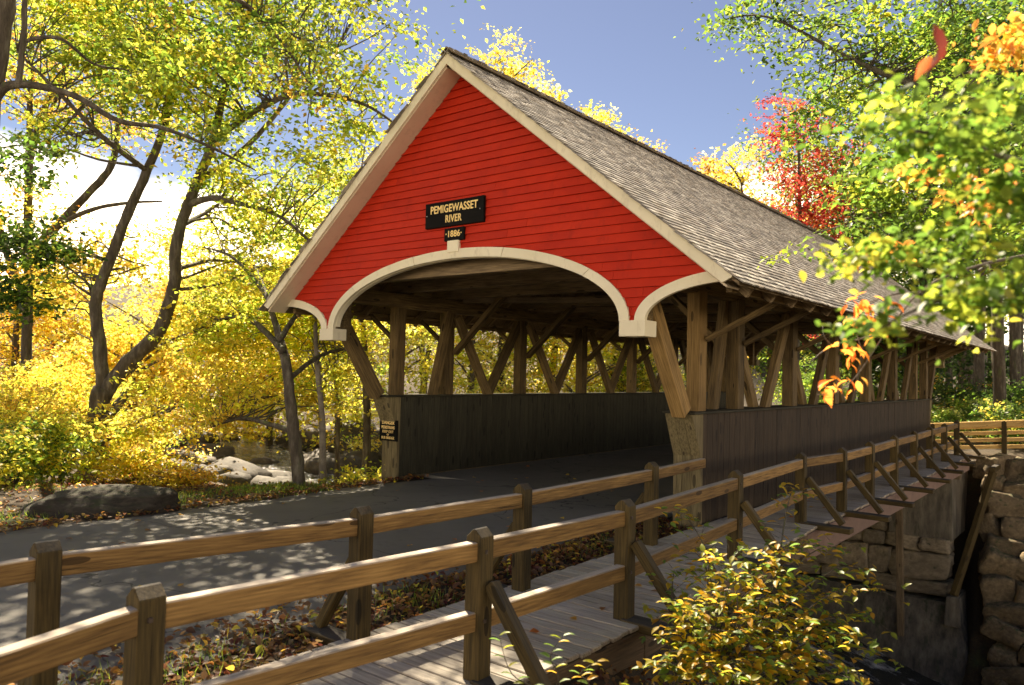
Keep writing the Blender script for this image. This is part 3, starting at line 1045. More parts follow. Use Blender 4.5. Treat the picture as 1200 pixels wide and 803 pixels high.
OUT = [(4.20, -8.36), (4.43, -6.21), (4.50, -4.41), (4.33, -1.66), (4.14, 1.16), (4.30, 2.60), (4.28, 4.35), (4.20, 6.5), (4.17, 8.45), (4.08, 10.6), (4.03, 12.75), (3.95, 15.1)]
ofence = thing('rail_fence', 'two-rail timber fence with slanting braces on the outer edge of the boardwalk', 'fence', (4.3, 2, 0))
for k, (x, y_) in enumerate(OUT):
    fence_post(ofence, x, y_, -0.02 if k > 0 else -0.2, 1.02)
    sg = 1
    if k > 0:
        beam('brace', (x + 0.085, y_ + 0.03, 0.66), (x + 0.58, y_ + 0.0, 0.07), 0.085, 0.09, M_FPOST, ofence, up=(0, 1, 0))
        beam('outrigger', (x + 0.02, y_, 0.0), (x + 0.70, y_, -0.005), 0.20, 0.075, M_FPOST, ofence)
    else:
        beam('brace', (x + 0.085, y_ + 0.03, 0.45), (x + 0.46, y_ + 0.03, -0.12), 0.085, 0.085, M_FPOST, ofence, up=(0, 1, 0))
for k, (x, y_) in enumerate(OUT[:8]):
    for zb_ in (0.87, 0.415):
        box('bolt', M_BOLTD, ofence, (x + 0.071, y_ - 0.012, zb_), 0.014, 0.026, 0.026, c=0.005)
fence_post(ofence, 4.66, -9.85, -0.2, 1.02)
post_rails(ofence, [(4.66, -9.85)] + OUT[:1], 0.87, 0.085, 0.128, M_FENCE)
post_rails(ofence, OUT, 0.87, 0.085, 0.128, M_FENCE)
post_rails(ofence, OUT, 0.415, 0.085, 0.125, M_FENCE)

INN = [(2.90, -8.32), (3.25, -6.24), (3.33, -4.33), (3.27, -1.69)]
ifence = thing('rail_fence', 'single-rail timber fence between the asphalt road and the boardwalk', 'fence', (3.2, -5, 0))
for k, (x, y_) in enumerate(INN):
    fence_post(ifence, x, y_, -0.12, 1.02)
    if k == 0:
        beam('brace', (x - 0.085, y_ + 0.03, 0.50), (x - 0.38, y_ + 0.03, -0.10), 0.085, 0.085, M_FPOST, ifence, up=(0, 1, 0))
        continue
    beam('brace', (x - 0.085, y_ + 0.03, 0.62), (x - 0.50, y_ + 0.03, 0.0), 0.085, 0.085, M_FPOST, ifence, up=(0, 1, 0))
    beam('outrigger', (x - 0.62, y_, -0.045), (x - 0.02, y_, -0.045), 0.20, 0.075, M_FPOST, ifence)
fence_post(ifence, 2.97, -10.4, -0.12, 1.02)
post_rails(ifence, [(2.97, -10.4)] + INN + [(3.16, 0.04)], 0.87, 0.085, 0.128, M_FENCE)

# far platform with its new-lumber railing
plat = thing('viewing_platform', 'raised deck at the far bank with a fresh yellow slatted railing', 'platform', (5.5, 16.6, 0))
def pz(x): return -0.20 + 0.10 * (x - 4.9)
for k in range(16):
    yk = 17.20 + k * 0.15
    beam('plank', (3.2, yk, pz(3.2)), (10.0, yk, pz(10.0)), 0.14, 0.04, M_NEWL if k % 3 else M_PLANK, plat)
beam('rim_joist', (3.3, 17.06, pz(3.3) - 0.17), (10, 17.06, pz(10) - 0.17), 0.06, 0.30, M_FPOST, plat)
for x in (3.0, 4.9, 6.9, 8.9):
    fence_post(plat, x, 17.0, pz(x) - 0.18, pz(x) + 1.20, 0.13)
for z in (0.42, 0.63, 0.84, 1.03):
    beam('slat', (2.92, 17.105, pz(2.92) + z), (10, 17.105, pz(10) + z), 0.035, 0.115, M_NEWL, plat)
beam('handrail', (2.88, 17.06, pz(2.88) + 1.17), (10, 17.06, pz(10) + 1.17), 0.22, 0.06, M_NEWL, plat)
beam('slat', (2.90, 16.962, pz(2.90) + 1.08), (10, 16.962, pz(10) + 1.08), 0.03, 0.12, M_NEWL, plat)
beam('strut', (4.80, 15.45, -0.40), (4.06, 13.98, -3.70), 0.15, 0.17, M_FPOST, plat)
beam('cross_beam', (4.80, 15.3, -0.33), (4.80, 18.2, -0.33), 0.14, 0.14, M_FPOST, plat)

# ------------------------------------------------------------------ rocks, abutment
def rock_mesh(seed, sub=2, flat=0.75, rough=0.28, blocky=0.5):
    bm = bmesh.new()
    bmesh.ops.create_cube(bm, size=2.0)
    bmesh.ops.subdivide_edges(bm, edges=bm.edges[:], cuts=sub + 1, use_grid_fill=True)
    off = Vector((seed * 7.3, seed * 3.1, seed * 1.7))
    for v in bm.verts:
        p = v.co.copy()
        s = p.normalized()
        b = Vector([max(-0.80, min(0.80, q)) for q in p])
        p = s * (1 - blocky) + b * blocky * 1.15
        n = mnoise.noise(s * 1.1 + off)
        n2 = mnoise.noise(s * 2.6 + off * 1.7)
        p *= 1 + rough * n + rough * 0.45 * n2
        n3 = mnoise.noise(s * 5.5 + off * 0.6)
        p *= 1 + rough * 0.16 * n3
        v.co = Vector((p.x, p.y, p.z * flat))
    me = bpy.data.meshes.new('rock')
    bm.to_mesh(me); bm.free()
    me.polygons.foreach_set('use_smooth', [True] * len(me.polygons))
    return me
def with_mat(me, mat):
    m = me.copy(); m.materials.append(mat); return m
rocks = [rock_mesh(k, 2, 0.62, 0.35, 0.3) for k in range(8)]
rips = [rock_mesh(40 + k, 4, 0.85, 0.30, 0.7) for k in range(8)]
blocks = [rock_mesh(20 + k, 3, 0.8, 0.22, 0.85) for k in range(8)]
R_RIV = [with_mat(m, M_ROCK) for m in rocks]
R_RIP = [with_mat(m, M_RIP) for m in rips]
R_AB = [with_mat(m, M_ABST) for m in blocks]
rk = random.Random(21)

def place(name, me, loc, sc, rot, parent=None):
    M = Matrix.Translation(Vector(loc)) @ Matrix.Rotation(rot[2], 4, 'Z') @ Matrix.Rotation(rot[0], 4, 'X') @ Matrix.Rotation(rot[1], 4, 'Y') @ Matrix.Diagonal((*sc, 1))
    return put(bpy.data.objects.new(name, me), M, parent)

# roadside boulder
bme = rock_mesh(77, 9, 1.0, 0.24, 0.3)
bme.materials.append(M_BOULD)
b = place('boulder', bme, (-3.62, -5.15, -0.02), (0.60, 1.02, 0.31), (0.02, 0, math.radians(-52) + 0.2))
tag(b, 'long low dark grey boulder at the road edge on the left', 'boulder')

# abutment (far bank)
abut = thing('stone_abutment', 'dark stained concrete and stone abutment under the far end of the boardwalk', 'abutment', (0.3, 15, -6))
def slab(name, mat, parent, pts_bot, pts_top):
    v = list(pts_bot) + list(pts_top)
    n = len(pts_bot)
    f = [tuple(range(n - 1, -1, -1)), tuple(range(n, 2 * n))] + [(i, (i + 1) % n, n + (i + 1) % n, n + i) for i in range(n)]
    me = pydata(name, v, f)
    bm = bmesh.new(); bm.from_mesh(me); bmesh.ops.recalc_face_normals(bm, faces=bm.faces[:])
    bmesh.ops.bevel(bm, geom=bm.edges[:], offset=0.03, segments=2, affect='EDGES')
    bm.to_mesh(me); bm.free()
    return mesh_obj(name, me, mat, parent)
slab('bearing_block', M_CONC, abut, [(2.35, 14.25, -2.32), (3.98, 14.25, -2.32), (3.98, 18.0, -2.32), (2.35, 18.0, -2.32)], [(2.35, 14.30, -0.42), (3.94, 14.30, -0.42), (3.94, 18.0, -0.42), (2.35, 18.0, -0.42)])
slab('bearing_block', M_CONC, abut, [(-3.6, 14.75, -1.6), (2.33, 14.75, -1.6), (2.33, 18.0, -1.6), (-3.6, 18.0, -1.6)], [(-3.6, 14.75, -0.8), (2.33, 14.75, -0.8), (2.33, 18.0, -0.8), (-3.6, 18.0, -0.8)])
slab('core', M_CONC, abut, [(-3.8, 14.9, -7), (3.6, 14.9, -7), (3.6, 17.2, -7), (-3.8, 17.2, -7)], [(-3.8, 14.9, -2.34), (3.6, 14.9, -2.34), (3.6, 17.2, -2.34), (-3.8, 17.2, -2.34)])
slab('concrete_skirt', M_CONC, abut, [(-4.2, 12.9, -7.4), (5.15, 12.9, -7.4), (5.3, 16.5, -7.4), (-4.2, 16.5, -7.4)], [(-3.8, 14.2, -3.92), (4.05, 14.1, -3.98), (4.35, 16.5, -3.96), (-3.8, 16.5, -3.9)])
slab('strut_shoe', M_CONC, abut, [(3.85, 13.75, -4.5), (4.25, 13.75, -4.5), (4.25, 15.0, -4.5), (3.85, 15.0, -4.5)], [(3.90, 13.82, -3.72), (4.20, 13.82, -3.72), (4.20, 15.0, -3.72), (3.90, 15.0, -3.72)])
# courses of big stones
z = -3.92
for ri, (h, ws) in enumerate(((0.46, [1.25, 0.95, 1.3, 1.0, 1.2, 1.1, 0.9]), (0.78, [1.5, 0.62, 0.8, 1.1, 0.7, 1.3, 1.0, 0.9]), (0.42, [0.75, 0.9, 0.6, 1.0, 0.8, 1.2, 0.9, 0.8, 0.7]))):
    x = 3.92
    for w in ws:
        place('stone', R_AB[rk.randrange(8)], (x - w / 2, 14.62 + rk.uniform(-0.04, 0.06), z + h / 2), (w / 2 * 1.08, 0.46, h / 2 * 1.30), (rk.uniform(-.03, .03), rk.uniform(-.05, .05), 0), abut)
        x -= w
    z += h
x = 2.30
for w in (0.7, 0.95, 0.6, 0.8, 1.0, 0.9, 0.7):
    place('stone', R_AB[rk.randrange(8)], (x - w / 2, 14.72, -2.0), (w / 2 * 1.08, 0.42, 0.36), (0, rk.uniform(-.05, .05), 0), abut)
    x -= w
beam('pier_post', (2.72, 13.75, -0.42), (2.80, 13.75, -5.0), 0.17, 0.17, M_DARKW, abut, up=(0, 1, 0))
beam('pier_post', (2.30, 13.70, -5.3), (2.80, 13.72, -4.95), 0.12, 0.12, M_DARKW, abut, up=(0, 1, 0)) if False else None
beam('pier_cap', (2.6, 13.75, -0.46), (4.25, 13.75, -0.46), 0.17, 0.12, M_DARKW, abut)

# riprap stones of the far bank, right of the abutment
bank = thing('riprap_bank', 'heap of large tan stones banked up below the far platform', 'stone bank', (6, 15.5, -3))
for row in range(12):
    zc = -0.50 - row * 0.49
    yb = 17.2 - (-zc - 0.1) / 1.4 - 0.12
    x = 4.30 + row * 0.05 + rk.uniform(0, 0.25)
    while x < 9.5:
        w = rk.uniform(0.5, 1.2)
        h = rk.uniform(0.5, 0.8)
        place('stone', R_RIP[rk.randrange(8)], (x + w / 2, yb + rk.uniform(-0.15, 0.15), zc + rk.uniform(-0.12, 0.12)), (w / 2 * 1.15, 0.5, h / 2 * 1.35), (rk.uniform(-.3, .3), rk.uniform(-.4, .4), rk.uniform(-.4, .4)), bank)
        x += w * 0.96

# river rocks, left
for k in range(120):
    px = rk.uniform(190, 450); t = rk.random()
    d = 18 + 26 * t
    p = CAM + FWD * d + RGT * ((px - 600) / FPX * d)
    zz = gz(p.x, p.y)
    s = rk.uniform(0.22, 0.6) * (1 + 0.5 * t)
    if k % 9 == 0:
        s *= 1.7
    if zz > -1.1:
        continue
    r = place('river_rock', R_RIV[k % 8], (p.x, p.y, zz + s * 0.22), (s, s * rk.uniform(0.7, 1.2), s * rk.uniform(0.8, 1.1)), (rk.uniform(-.2, .2), rk.uniform(-.2, .2), rk.uniform(0, 6)))
    tag(r, 'grey rounded rock lying in the sunlit river bed left of the bridge', 'rock', 'rocks scattered in the river bed')
for k in range(26):
    x = rk.uniform(2, 9); yy_ = rk.uniform(3, 12.3); s = rk.uniform(0.25, 0.6)
    zz = gz(x, yy_)
    if zz > -4.5:
        continue
    r = place('gorge_rock', R_RIV[k % 8], (x, yy_, zz + 0.1), (s, s, s), (0, 0, rk.uniform(0, 6)))
    tag(r, 'grey rock in the dark gorge below the boardwalk', 'rock', 'rocks at the bottom of the gorge')

# ------------------------------------------------------------------ foliage
def leaf_mesh(name, P, N, size, colr, ratio=0.62, fold=0.12, shape=4, droop=0.0):
    """P (n,3) leaf bases, N (n,3) normals, size (n,), colr (n,3)"""
    n = len(P)
    N = N / np.linalg.norm(N, axis=1, keepdims=True)
    a = rng.normal(size=(n, 3))
    a -= N * np.sum(a * N, 1, keepdims=True)
    a /= np.linalg.norm(a, axis=1, keepdims=True)
    if droop:
        a[:, 2] -= droop
        a /= np.linalg.norm(a, axis=1, keepdims=True)
        N = N - a * np.sum(a * N, 1, keepdims=True)
        N /= np.linalg.norm(N, axis=1, keepdims=True)
    b = np.cross(N, a)
    s = size[:, None]
    if shape == 4:
        uv = [(0, 0, 0), (0.42, ratio / 2, fold), (1, 0, -0.05), (0.42, -ratio / 2, fold)]
        faces = [(0, 1, 2), (0, 2, 3)]
    else:
        uv = [(0, 0, 0), (0.22, ratio * 0.40, fold * 0.7), (0.50, ratio / 2, fold), (0.78, ratio * 0.30, fold * 0.6), (1.02, 0, -0.08),
              (0.78, -ratio * 0.30, fold * 0.6), (0.50, -ratio / 2, fold), (0.22, -ratio * 0.40, fold * 0.7), (0.5, 0, 0.0)]
        faces = [(0, 1, 8), (1, 2, 8), (2, 3, 8), (3, 4, 8), (4, 5, 8), (5, 6, 8), (6, 7, 8), (7, 0, 8)]
    k = len(uv)
    V = np.empty((n, k, 3))
    for i, (u, w, f) in enumerate(uv):
        V[:, i] = P + a * s * u + b * s * w + N * s * f
    F = (np.array(faces)[None] + (np.arange(n) * k)[:, None, None]).reshape(-1, 3)
    me = fast_mesh(name, V.reshape(-1, 3), F)
    add_col(me, np.repeat(colr, k, axis=0))
    me.materials.append(M_LEAF)
    return me

C_ = dict(
    yel=(0.62, 0.53, 0.060), gold=(0.62, 0.41, 0.050), lime=(0.42, 0.46, 0.045), green=(0.10, 0.185, 0.022),
    dgreen=(0.035, 0.070, 0.014), org=(0.62, 0.24, 0.030), red=(0.40, 0.036, 0.024), rust=(0.34, 0.15, 0.03), pale=(0.74, 0.66, 0.20), ygreen=(0.23, 0.31, 0.030), brn=(0.22, 0.14, 0.04))
def palette(spec, n, jit=0.22):
    names = list(spec)
    w = np.array([spec[k] for k in names], float); w /= w.sum()
    idx = rng.choice(len(names), n, p=w)
    c = np.array([C_[k] for k in names])[idx]
    return c * (1 + jit * rng.normal(size=(n, 1))).clip(0.5, 1.6) * (1 + 0.08 * rng.normal(size=(n, 3))).clip(0.7, 1.3)

def cam_blob(px, py, d, rx_, ry_, rd):
    """ellipsoid of foliage: centre pixel and depth, radii in photo pixels and metres of depth"""
    return (np.array(W(px, py, d)), np.array([rx_ / FPX * d, ry_ / FPX * d, rd]), 'cam')
def blob(c, r):
    return (np.array(c, float), np.array(r, float), 'w')

def cluster_points(blobs, n, shell=0.5):
    vol = np.array([np.prod(b[1]) ** 0.8 for b in blobs]); vol /= vol.sum()
    idx = rng.choice(len(blobs), n, p=vol)
    d = rng.normal(size=(n, 3)); d /= np.linalg.norm(d, axis=1, keepdims=True)
    d *= rng.random((n, 1)) ** shell
    out = np.empty((n, 3))
    B = np.array([RGT, UPV, FWD])
    for i, b in enumerate(blobs):
        m = idx == i
        q = d[m] * b[1]
        out[m] = b[0] + (q @ B if b[2] == 'cam' else q)
    return out

def foliage(name, blobs, ncl, nleaf, rc, leaf, spec, parent, flat=0.22, ratio=0.62, shape=4, shell=0.5, droop=0.15, spec2=None, tilt=0.3, minz=None):
    c = cluster_points(blobs, ncl, shell)
    if minz is not None:
        c = c[c[:, 2] > minz]; ncl = len(c)
    cn = np.array([0, 0, 1.0]) + tilt * rng.normal(size=(ncl, 3))
    cn /= np.linalg.norm(cn, axis=1, keepdims=True)
    sc = rc * rng.uniform(0.6, 1.35, ncl)
    n = ncl * nleaf
    ci = np.repeat(np.arange(ncl), nleaf)
    off = rng.normal(size=(n, 3))
    u = np.sum(off * cn[ci], 1, keepdims=True)
    off = off - cn[ci] * u * (1 - flat)
    P = c[ci] + off * sc[ci][:, None] * 0.6
    N = cn[ci] + 0.5 * rng.normal(size=(n, 3))
    # each spray keeps to one of the hues, with strays
    base = palette(spec, ncl, 0.14)[ci] * (1 + 0.24 * rng.normal(size=(n, 1))).clip(0.4, 1.6)
    stray = rng.random(n) < 0.25
    base[stray] = palette(spec, int(stray.sum()))
    me = leaf_mesh(name, P, N, leaf * rng.uniform(0.5, 1.4, n), base.clip(0.005, 0.8), ratio, shape=shape, droop=droop)
    o = mesh_obj(name, me, None, parent)
    return c

def skeleton_tree(name, label, base, limbs, group=None, mat=None, cat='tree'):
    """limbs: list of (points, radii); first is the trunk"""
    t = thing(name, label, cat, base, group)
    parts = []
    nodes = []
    for i, (pts, rad) in enumerate(limbs):
        p, r = smooth_path(pts, rad, 5)
        # a little natural wander
        p = [q + Vector((rng.normal(), rng.normal(), 0)) * (0.06 * r[j]) if 0 < j < len(p) - 1 else q for j, q in enumerate(p)]
        parts.append(tube_data(p, r, 10 if r[0] > 0.1 else 6, 0.10, i))
        nodes += [(q, rr_) for q, rr_ in zip(p, r)]
    V, F = merge(parts)
    mesh_obj('trunk', pydata('trunk', V, F, True), mat or M_BARK, t)
    return t, nodes

def twigs(tree, nodes, clusters, count, r0=0.022, mat=None):
    """branches from the limbs out to leaf sprays"""
    if len(clusters) == 0:
        return
    NP = np.array([tuple(n[0]) for n in nodes])
    NR = np.array([n[1] for n in nodes])
    parts = []
    sel = rng.choice(len(clusters), min(count, len(clusters)), replace=False)
    for k in sel:
        c = clusters[k]
        d = np.linalg.norm(NP - c, axis=1) + np.maximum(0, NP[:, 2] - c[2]) * 0.8
        j = int(np.argmin(d * rng.uniform(0.8, 1.25, len(d))))
        a = Vector(NP[j]); b = Vector(c)
        L = (b - a).length
        if L < 0.25 or L > 6:
            continue
        r = min(NR[j] * 0.55, r0 * (0.5 + L * 0.35))
        m1 = a.lerp(b, 0.35) + Vector((rng.normal(), rng.normal(), rng.normal() + 0.8)) * 0.07 * L
        m2 = a.lerp(b, 0.7) + Vector((rng.normal(), rng.normal(), rng.normal() + 0.6)) * 0.06 * L
        p, rr_ = smooth_path([a, m1, m2, b], [r, r * 0.75, r * 0.5, r * 0.22], 3)
        parts.append(tube_data(p, rr_, 4))
    if parts:
        V, F = merge(parts)
        mesh_obj('branches', pydata('branches', V, F, True), mat or M_BARK, tree)['kind'] = 'stuff'

def px_limb(pts, d, radii):
    """trace a limb: pts (px, py[, dd])"""
    return [W(p[0], p[1], d + (p[2] if len(p) > 2 else 0)) for p in pts], radii

def ground_at(px, d):
    p = CAM + FWD * d + RGT * ((px - 600) / FPX * d)
    return Vector((p.x, p.y, gz(p.x, p.y)))

GY_ = {'lime': 3.5, 'yel': 1.6, 'ygreen': 4, 'green': 2, 'gold': 0.3}
# --- tree A: twin-stemmed maple on the left
dA = 17.0
gA = ground_at(112, dA)
limbsA = [
    ([gA - Vector((0, 0, 0.2)), W(112, 540, dA), W(114, 500, dA), W(122, 455, dA)], [0.36, 0.27, 0.23, 0.22]),
    px_limb([(122, 460), (116, 400), (113, 350), (128, 308), (150, 250), (172, 200), (195, 140), (205, 70, 0.3), (215, -20, 0.5)], dA, [0.155, 0.14, 0.125, 0.115, 0.105, 0.095, 0.078, 0.055, 0.03]),
    px_limb([(122, 462), (150, 425), (185, 390), (203, 340), (208, 280), (226, 225), (250, 165), (262, 110, -0.5), (285, 40, -0.8), (300, -30, -1)], dA, [0.18, 0.165, 0.15, 0.14, 0.125, 0.11, 0.092, 0.07, 0.045, 0.02]),
    px_limb([(122, 495), (135, 478), (152, 458)], dA, [0.12, 0.10, 0.085]),
    px_limb([(118, 520), (150, 500, -0.4), (178, 487, -0.8), (200, 482, -1.1)], dA, [0.06, 0.05, 0.035, 0.02]),
    px_limb([(222, 240), (250, 232, -0.6), (285, 240, -1.2), (330, 255, -1.8), (370, 290, -2)], dA, [0.08, 0.07, 0.055, 0.035, 0.02]),
    px_limb([(232, 210), (268, 190, 0.4), (310, 150, 0.6), (350, 100, 0.8), (400, 50, 1)], dA, [0.085, 0.075, 0.06, 0.04, 0.02]),
    px_limb([(213, 265), (240, 250, 1), (262, 238, 1.5), (330, 225, 2)], dA, [0.06, 0.05, 0.035, 0.02]),
    px_limb([(250, 165), (300, 130, -1), (350, 110, -2), (420, 120, -2.5), (470, 150, -3)], dA, [0.08, 0.065, 0.05, 0.03, 0.015]),
    px_limb([(172, 200), (120, 160, -1), (70, 110, -1.6), (20, 60, -2)], dA, [0.07, 0.055, 0.04, 0.02]),
]
tA, nA = skeleton_tree('maple_tree', 'large twin-stemmed maple with dark mossy trunk left of the road', gA, limbsA)
cA = foliage('crown', [cam_blob(300, 40, 16, 190, 70, 2.6), cam_blob(130, 25, 17, 150, 45, 2.5), cam_blob(395, 150, 15.0, 85, 110, 1.5),
                       cam_blob(330, 250, 20.0, 110, 85, 1.5), cam_blob(240, 110, 16, 90, 50, 1.8), cam_blob(300, -70, 16, 260, 60, 3), cam_blob(60, 90, 17, 70, 45, 1.5), cam_blob(160, 90, 16.5, 90, 40, 1.6)], 350, 90, 0.62, 0.12, GY_, tA, flat=0.16)
cA2 = foliage('crown', [cam_blob(150, 300, 18.5, 60, 50, 1.2), cam_blob(200, 470, 16, 60, 50, 1.4), cam_blob(60, 330, 18, 60, 50, 1.2)], 90, 50, 0.5, 0.115, {'yel': 3, 'gold': 2, 'lime': 1}, tA)
cA3 = foliage('crown', [cam_blob(330, 265, 15.6, 85, 55, 1.2), cam_blob(285, 215, 16.6, 60, 45, 0.9), cam_blob(200, 110, 16.8, 80, 50, 1.2), cam_blob(60, 150, 17, 70, 40, 1.0)], 95, 62, 0.55, 0.115, GY_, tA)
twigs(tA, nA, cA3, 70, 0.024)
twigs(tA, nA, cA, 320, 0.03)
twigs(tA, nA, cA2, 50, 0.02)

# --- tree B: slim maple at the road edge, layered yellow sprays
dB = 14.0
gB = ground_at(350, dB)
limbsB = [
    ([gB - Vector((0, 0, 0.2)), W(351, 570, dB), W(346, 520, dB), W(341, 480, dB), W(336, 430, dB), W(326, 392, dB + 0.4), W(312, 345, dB + 1.2), W(300, 315, dB + 2.2)], [0.15, 0.12, 0.11, 0.105, 0.09, 0.07, 0.045, 0.015]),
    px_limb([(343, 505), (315, 497, 0.4), (283, 490, 0.9), (250, 500, 1.3)], dB, [0.06, 0.05, 0.035, 0.015]),
    px_limb([(332, 412), (310, 388, 0.6), (287, 372, 1.1), (255, 375, 1.5), (225, 390, 1.8)], dB, [0.065, 0.055, 0.045, 0.03, 0.012]),
    px_limb([(338, 445), (370, 420, 0.9), (400, 410, 1.7), (430, 415, 2.3)], dB, [0.05, 0.04, 0.03, 0.012]),
    px_limb([(328, 398), (355, 360, 0.9), (385, 340, 1.7), (415, 350, 2.3)], dB, [0.055, 0.045, 0.03, 0.012]),
    px_limb([(320, 360), (300, 330, 1.0), (270, 300, 1.7), (240, 290, 2.2)], dB, [0.05, 0.04, 0.03, 0.012]),
]
tB, nB = skeleton_tree('roadside_maple', 'slim yellow maple with spreading layered sprays at the road edge before the bridge', gB, limbsB)
cB = foliage('crown', [cam_blob(280, 400, 17.0, 85, 70, 1.3), cam_blob(380, 400, 16.4, 65, 80, 1.3), cam_blob(300, 320, 18.6, 80, 60, 1.3), cam_blob(330, 462, 16.0, 95, 40, 1.0), cam_blob(240, 465, 15.2, 60, 40, 1.0), cam_blob(410, 330, 17, 40, 60, 1.0)],
             225, 60, 0.5, 0.10, {'yel': 5, 'gold': 1.2, 'lime': 2.5}, tB, flat=0.12)
cB2 = foliage('crown', [cam_blob(305, 362, 15.2, 75, 45, 0.9), cam_blob(255, 365, 15.8, 50, 35, 0.8), cam_blob(370, 345, 15.6, 55, 40, 0.9)], 75, 60, 0.45, 0.10, {'yel': 3, 'lime': 4, 'ygreen': 1}, tB, flat=0.12)
twigs(tB, nB, cB2, 50, 0.016)
twigs(tB, nB, cB, 190, 0.02)

# --- thin trees C, D by the water
for k, (px, d, w, topx, lab) in enumerate(((384, 15.2, 0.085, 372, 'thin pale-barked sapling just right of the roadside maple'), (432, 17.5, 0.11, 428, 'slender trunked tree behind the danger sign'), (400, 19, 0.07, 392, 'thin dark sapling leaning over the river rocks'))):
    g = ground_at(px, d)
    t, n_ = skeleton_tree('sapling', lab, g, [([g - Vector((0, 0, 0.2)), W((px + topx) / 2, 500, d), W(topx, 430, d), W(topx - 4, 330, d)], [w, w * 0.8, w * 0.65, w * 0.3])], mat=M_BARKP if k == 0 else M_BARK)
    c = foliage('crown', [cam_blob(topx - 5, 390, d + 1.6, 45, 60, 0.9), cam_blob(topx, 470, d + 1.2, 35, 30, 0.8)], 34, 50, 0.45, 0.10, {'yel': 4, 'lime': 3, 'ygreen': 1}, t)
    twigs(t, n_, c, 40, 0.014)

# --- tree E: golden multi-stem further left
dE = 21.0
gE = ground_at(30, dE)
limbsE = [
    ([gE - Vector((0, 0, 0.2)), W(30, 440, dE), W(33, 330, dE), W(34, 200, dE), W(36, 100, dE), W(40, 10, dE)], [0.17, 0.14, 0.12, 0.10, 0.07, 0.03]),
    px_limb([(32, 330), (45, 290), (70, 262), (105, 225), (130, 195), (138, 150), (148, 90), (152, 20)], dE, [0.135, 0.13, 0.12, 0.105, 0.09, 0.07, 0.05, 0.02]),
    px_limb([(30, 350), (10, 300), (-5, 250), (-20, 180)], dE, [0.12, 0.1, 0.08, 0.05]),
    px_limb([(70, 262), (110, 245, -1), (150, 238, -1.5), (190, 236, -2)], dE, [0.07, 0.055, 0.04, 0.02]),
    px_limb([(34, 190), (55, 120, 0.5), (85, 60, 1), (100, 0, 1.2)], dE, [0.1, 0.085, 0.06, 0.03]),
    px_limb([(36, 160), (50, 150, -0.5), (75, 90, -1), (90, 30, -1)], dE, [0.07, 0.06, 0.05, 0.02]),
]
tE, nE = skeleton_tree('multi_stem_tree', 'golden multi-stemmed tree leaning across the sky at the far left', gE, limbsE)
cE = foliage('crown', [cam_blob(30, 70, 21, 80, 70, 2.5), cam_blob(110, 60, 22, 90, 45, 2), cam_blob(30, 240, 21, 55, 50, 1.6), cam_blob(150, 150, 22, 60, 40, 1.4)], 170, 45, 0.6, 0.12, {'gold': 4, 'yel': 3, 'org': 0.6, 'lime': 1.5}, tE)
twigs(tE, nE, cE, 120, 0.028)

# --- tree F: near tree whose trunk stands at the left frame edge
dF = 9.6
gF = ground_at(-35, dF)
limbsF = [
    ([gF - Vector((0, 0, 0.2)), W(-30, 500, dF), W(-25, 250, dF), W(-8, 90, dF), W(8, -10, dF), W(14, -120, dF)], [0.2, 0.17, 0.15, 0.13, 0.115, 0.09]),
    px_limb([(-20, 150), (0, 108), (24, 99), (60, 104), (95, 116), (140, 142), (190, 150, 0.3), (246, 172, 0.6), (300, 200, 1.0)], dF, [0.07, 0.055, 0.05, 0.046, 0.042, 0.036, 0.028, 0.02, 0.01]),
    px_limb([(22, 99), (26, 60), (29, 20), (30, -40)], dF, [0.04, 0.035, 0.03, 0.025]),
    px_limb([(30, 48), (70, 45), (110, 75, 0.4), (150, 82, 0.7), (190, 90, 1)], dF, [0.025, 0.022, 0.018, 0.014, 0.008]),
    px_limb([(10, -60), (120, -50), (265, -5), (305, 22, 0.5), (338, 60, 0.7), (362, 98, 0.8)], dF, [0.06, 0.05, 0.04, 0.032, 0.022, 0.01]),
    px_limb([(305, 20, 0.4), (330, 28, 0.5), (350, 45, 0.6), (390, 50, 0.8)], dF, [0.02, 0.018, 0.014, 0.007]),
]
tF, nF = skeleton_tree('leaning_maple', 'dark-trunked green maple at the left edge with a bough reaching across', gF, limbsF)
cF = foliage('crown', [cam_blob(20, 185, 9.6, 45, 35, 0.6), cam_blob(30, 285, 9.4, 60, 35, 0.7), cam_blob(10, 350, 9.4, 40, 30, 0.5)], 60, 42, 0.30, 0.085, {'green': 3, 'dgreen': 2, 'ygreen': 1}, tF)
cF2 = foliage('crown', [cam_blob(200, 70, 10.2, 150, 40, 1.2), cam_blob(340, 50, 10.2, 90, 50, 1.0), cam_blob(240, -60, 10.0, 260, 60, 1.6), cam_blob(230, 160, 10.5, 60, 25, 0.8)], 95, 46, 0.42, 0.09, {'lime': 2, 'green': 2, 'ygreen': 3, 'yel': 1}, tF)
twigs(tF, nF, cF, 40, 0.012)
twigs(tF, nF, cF2, 110, 0.014)

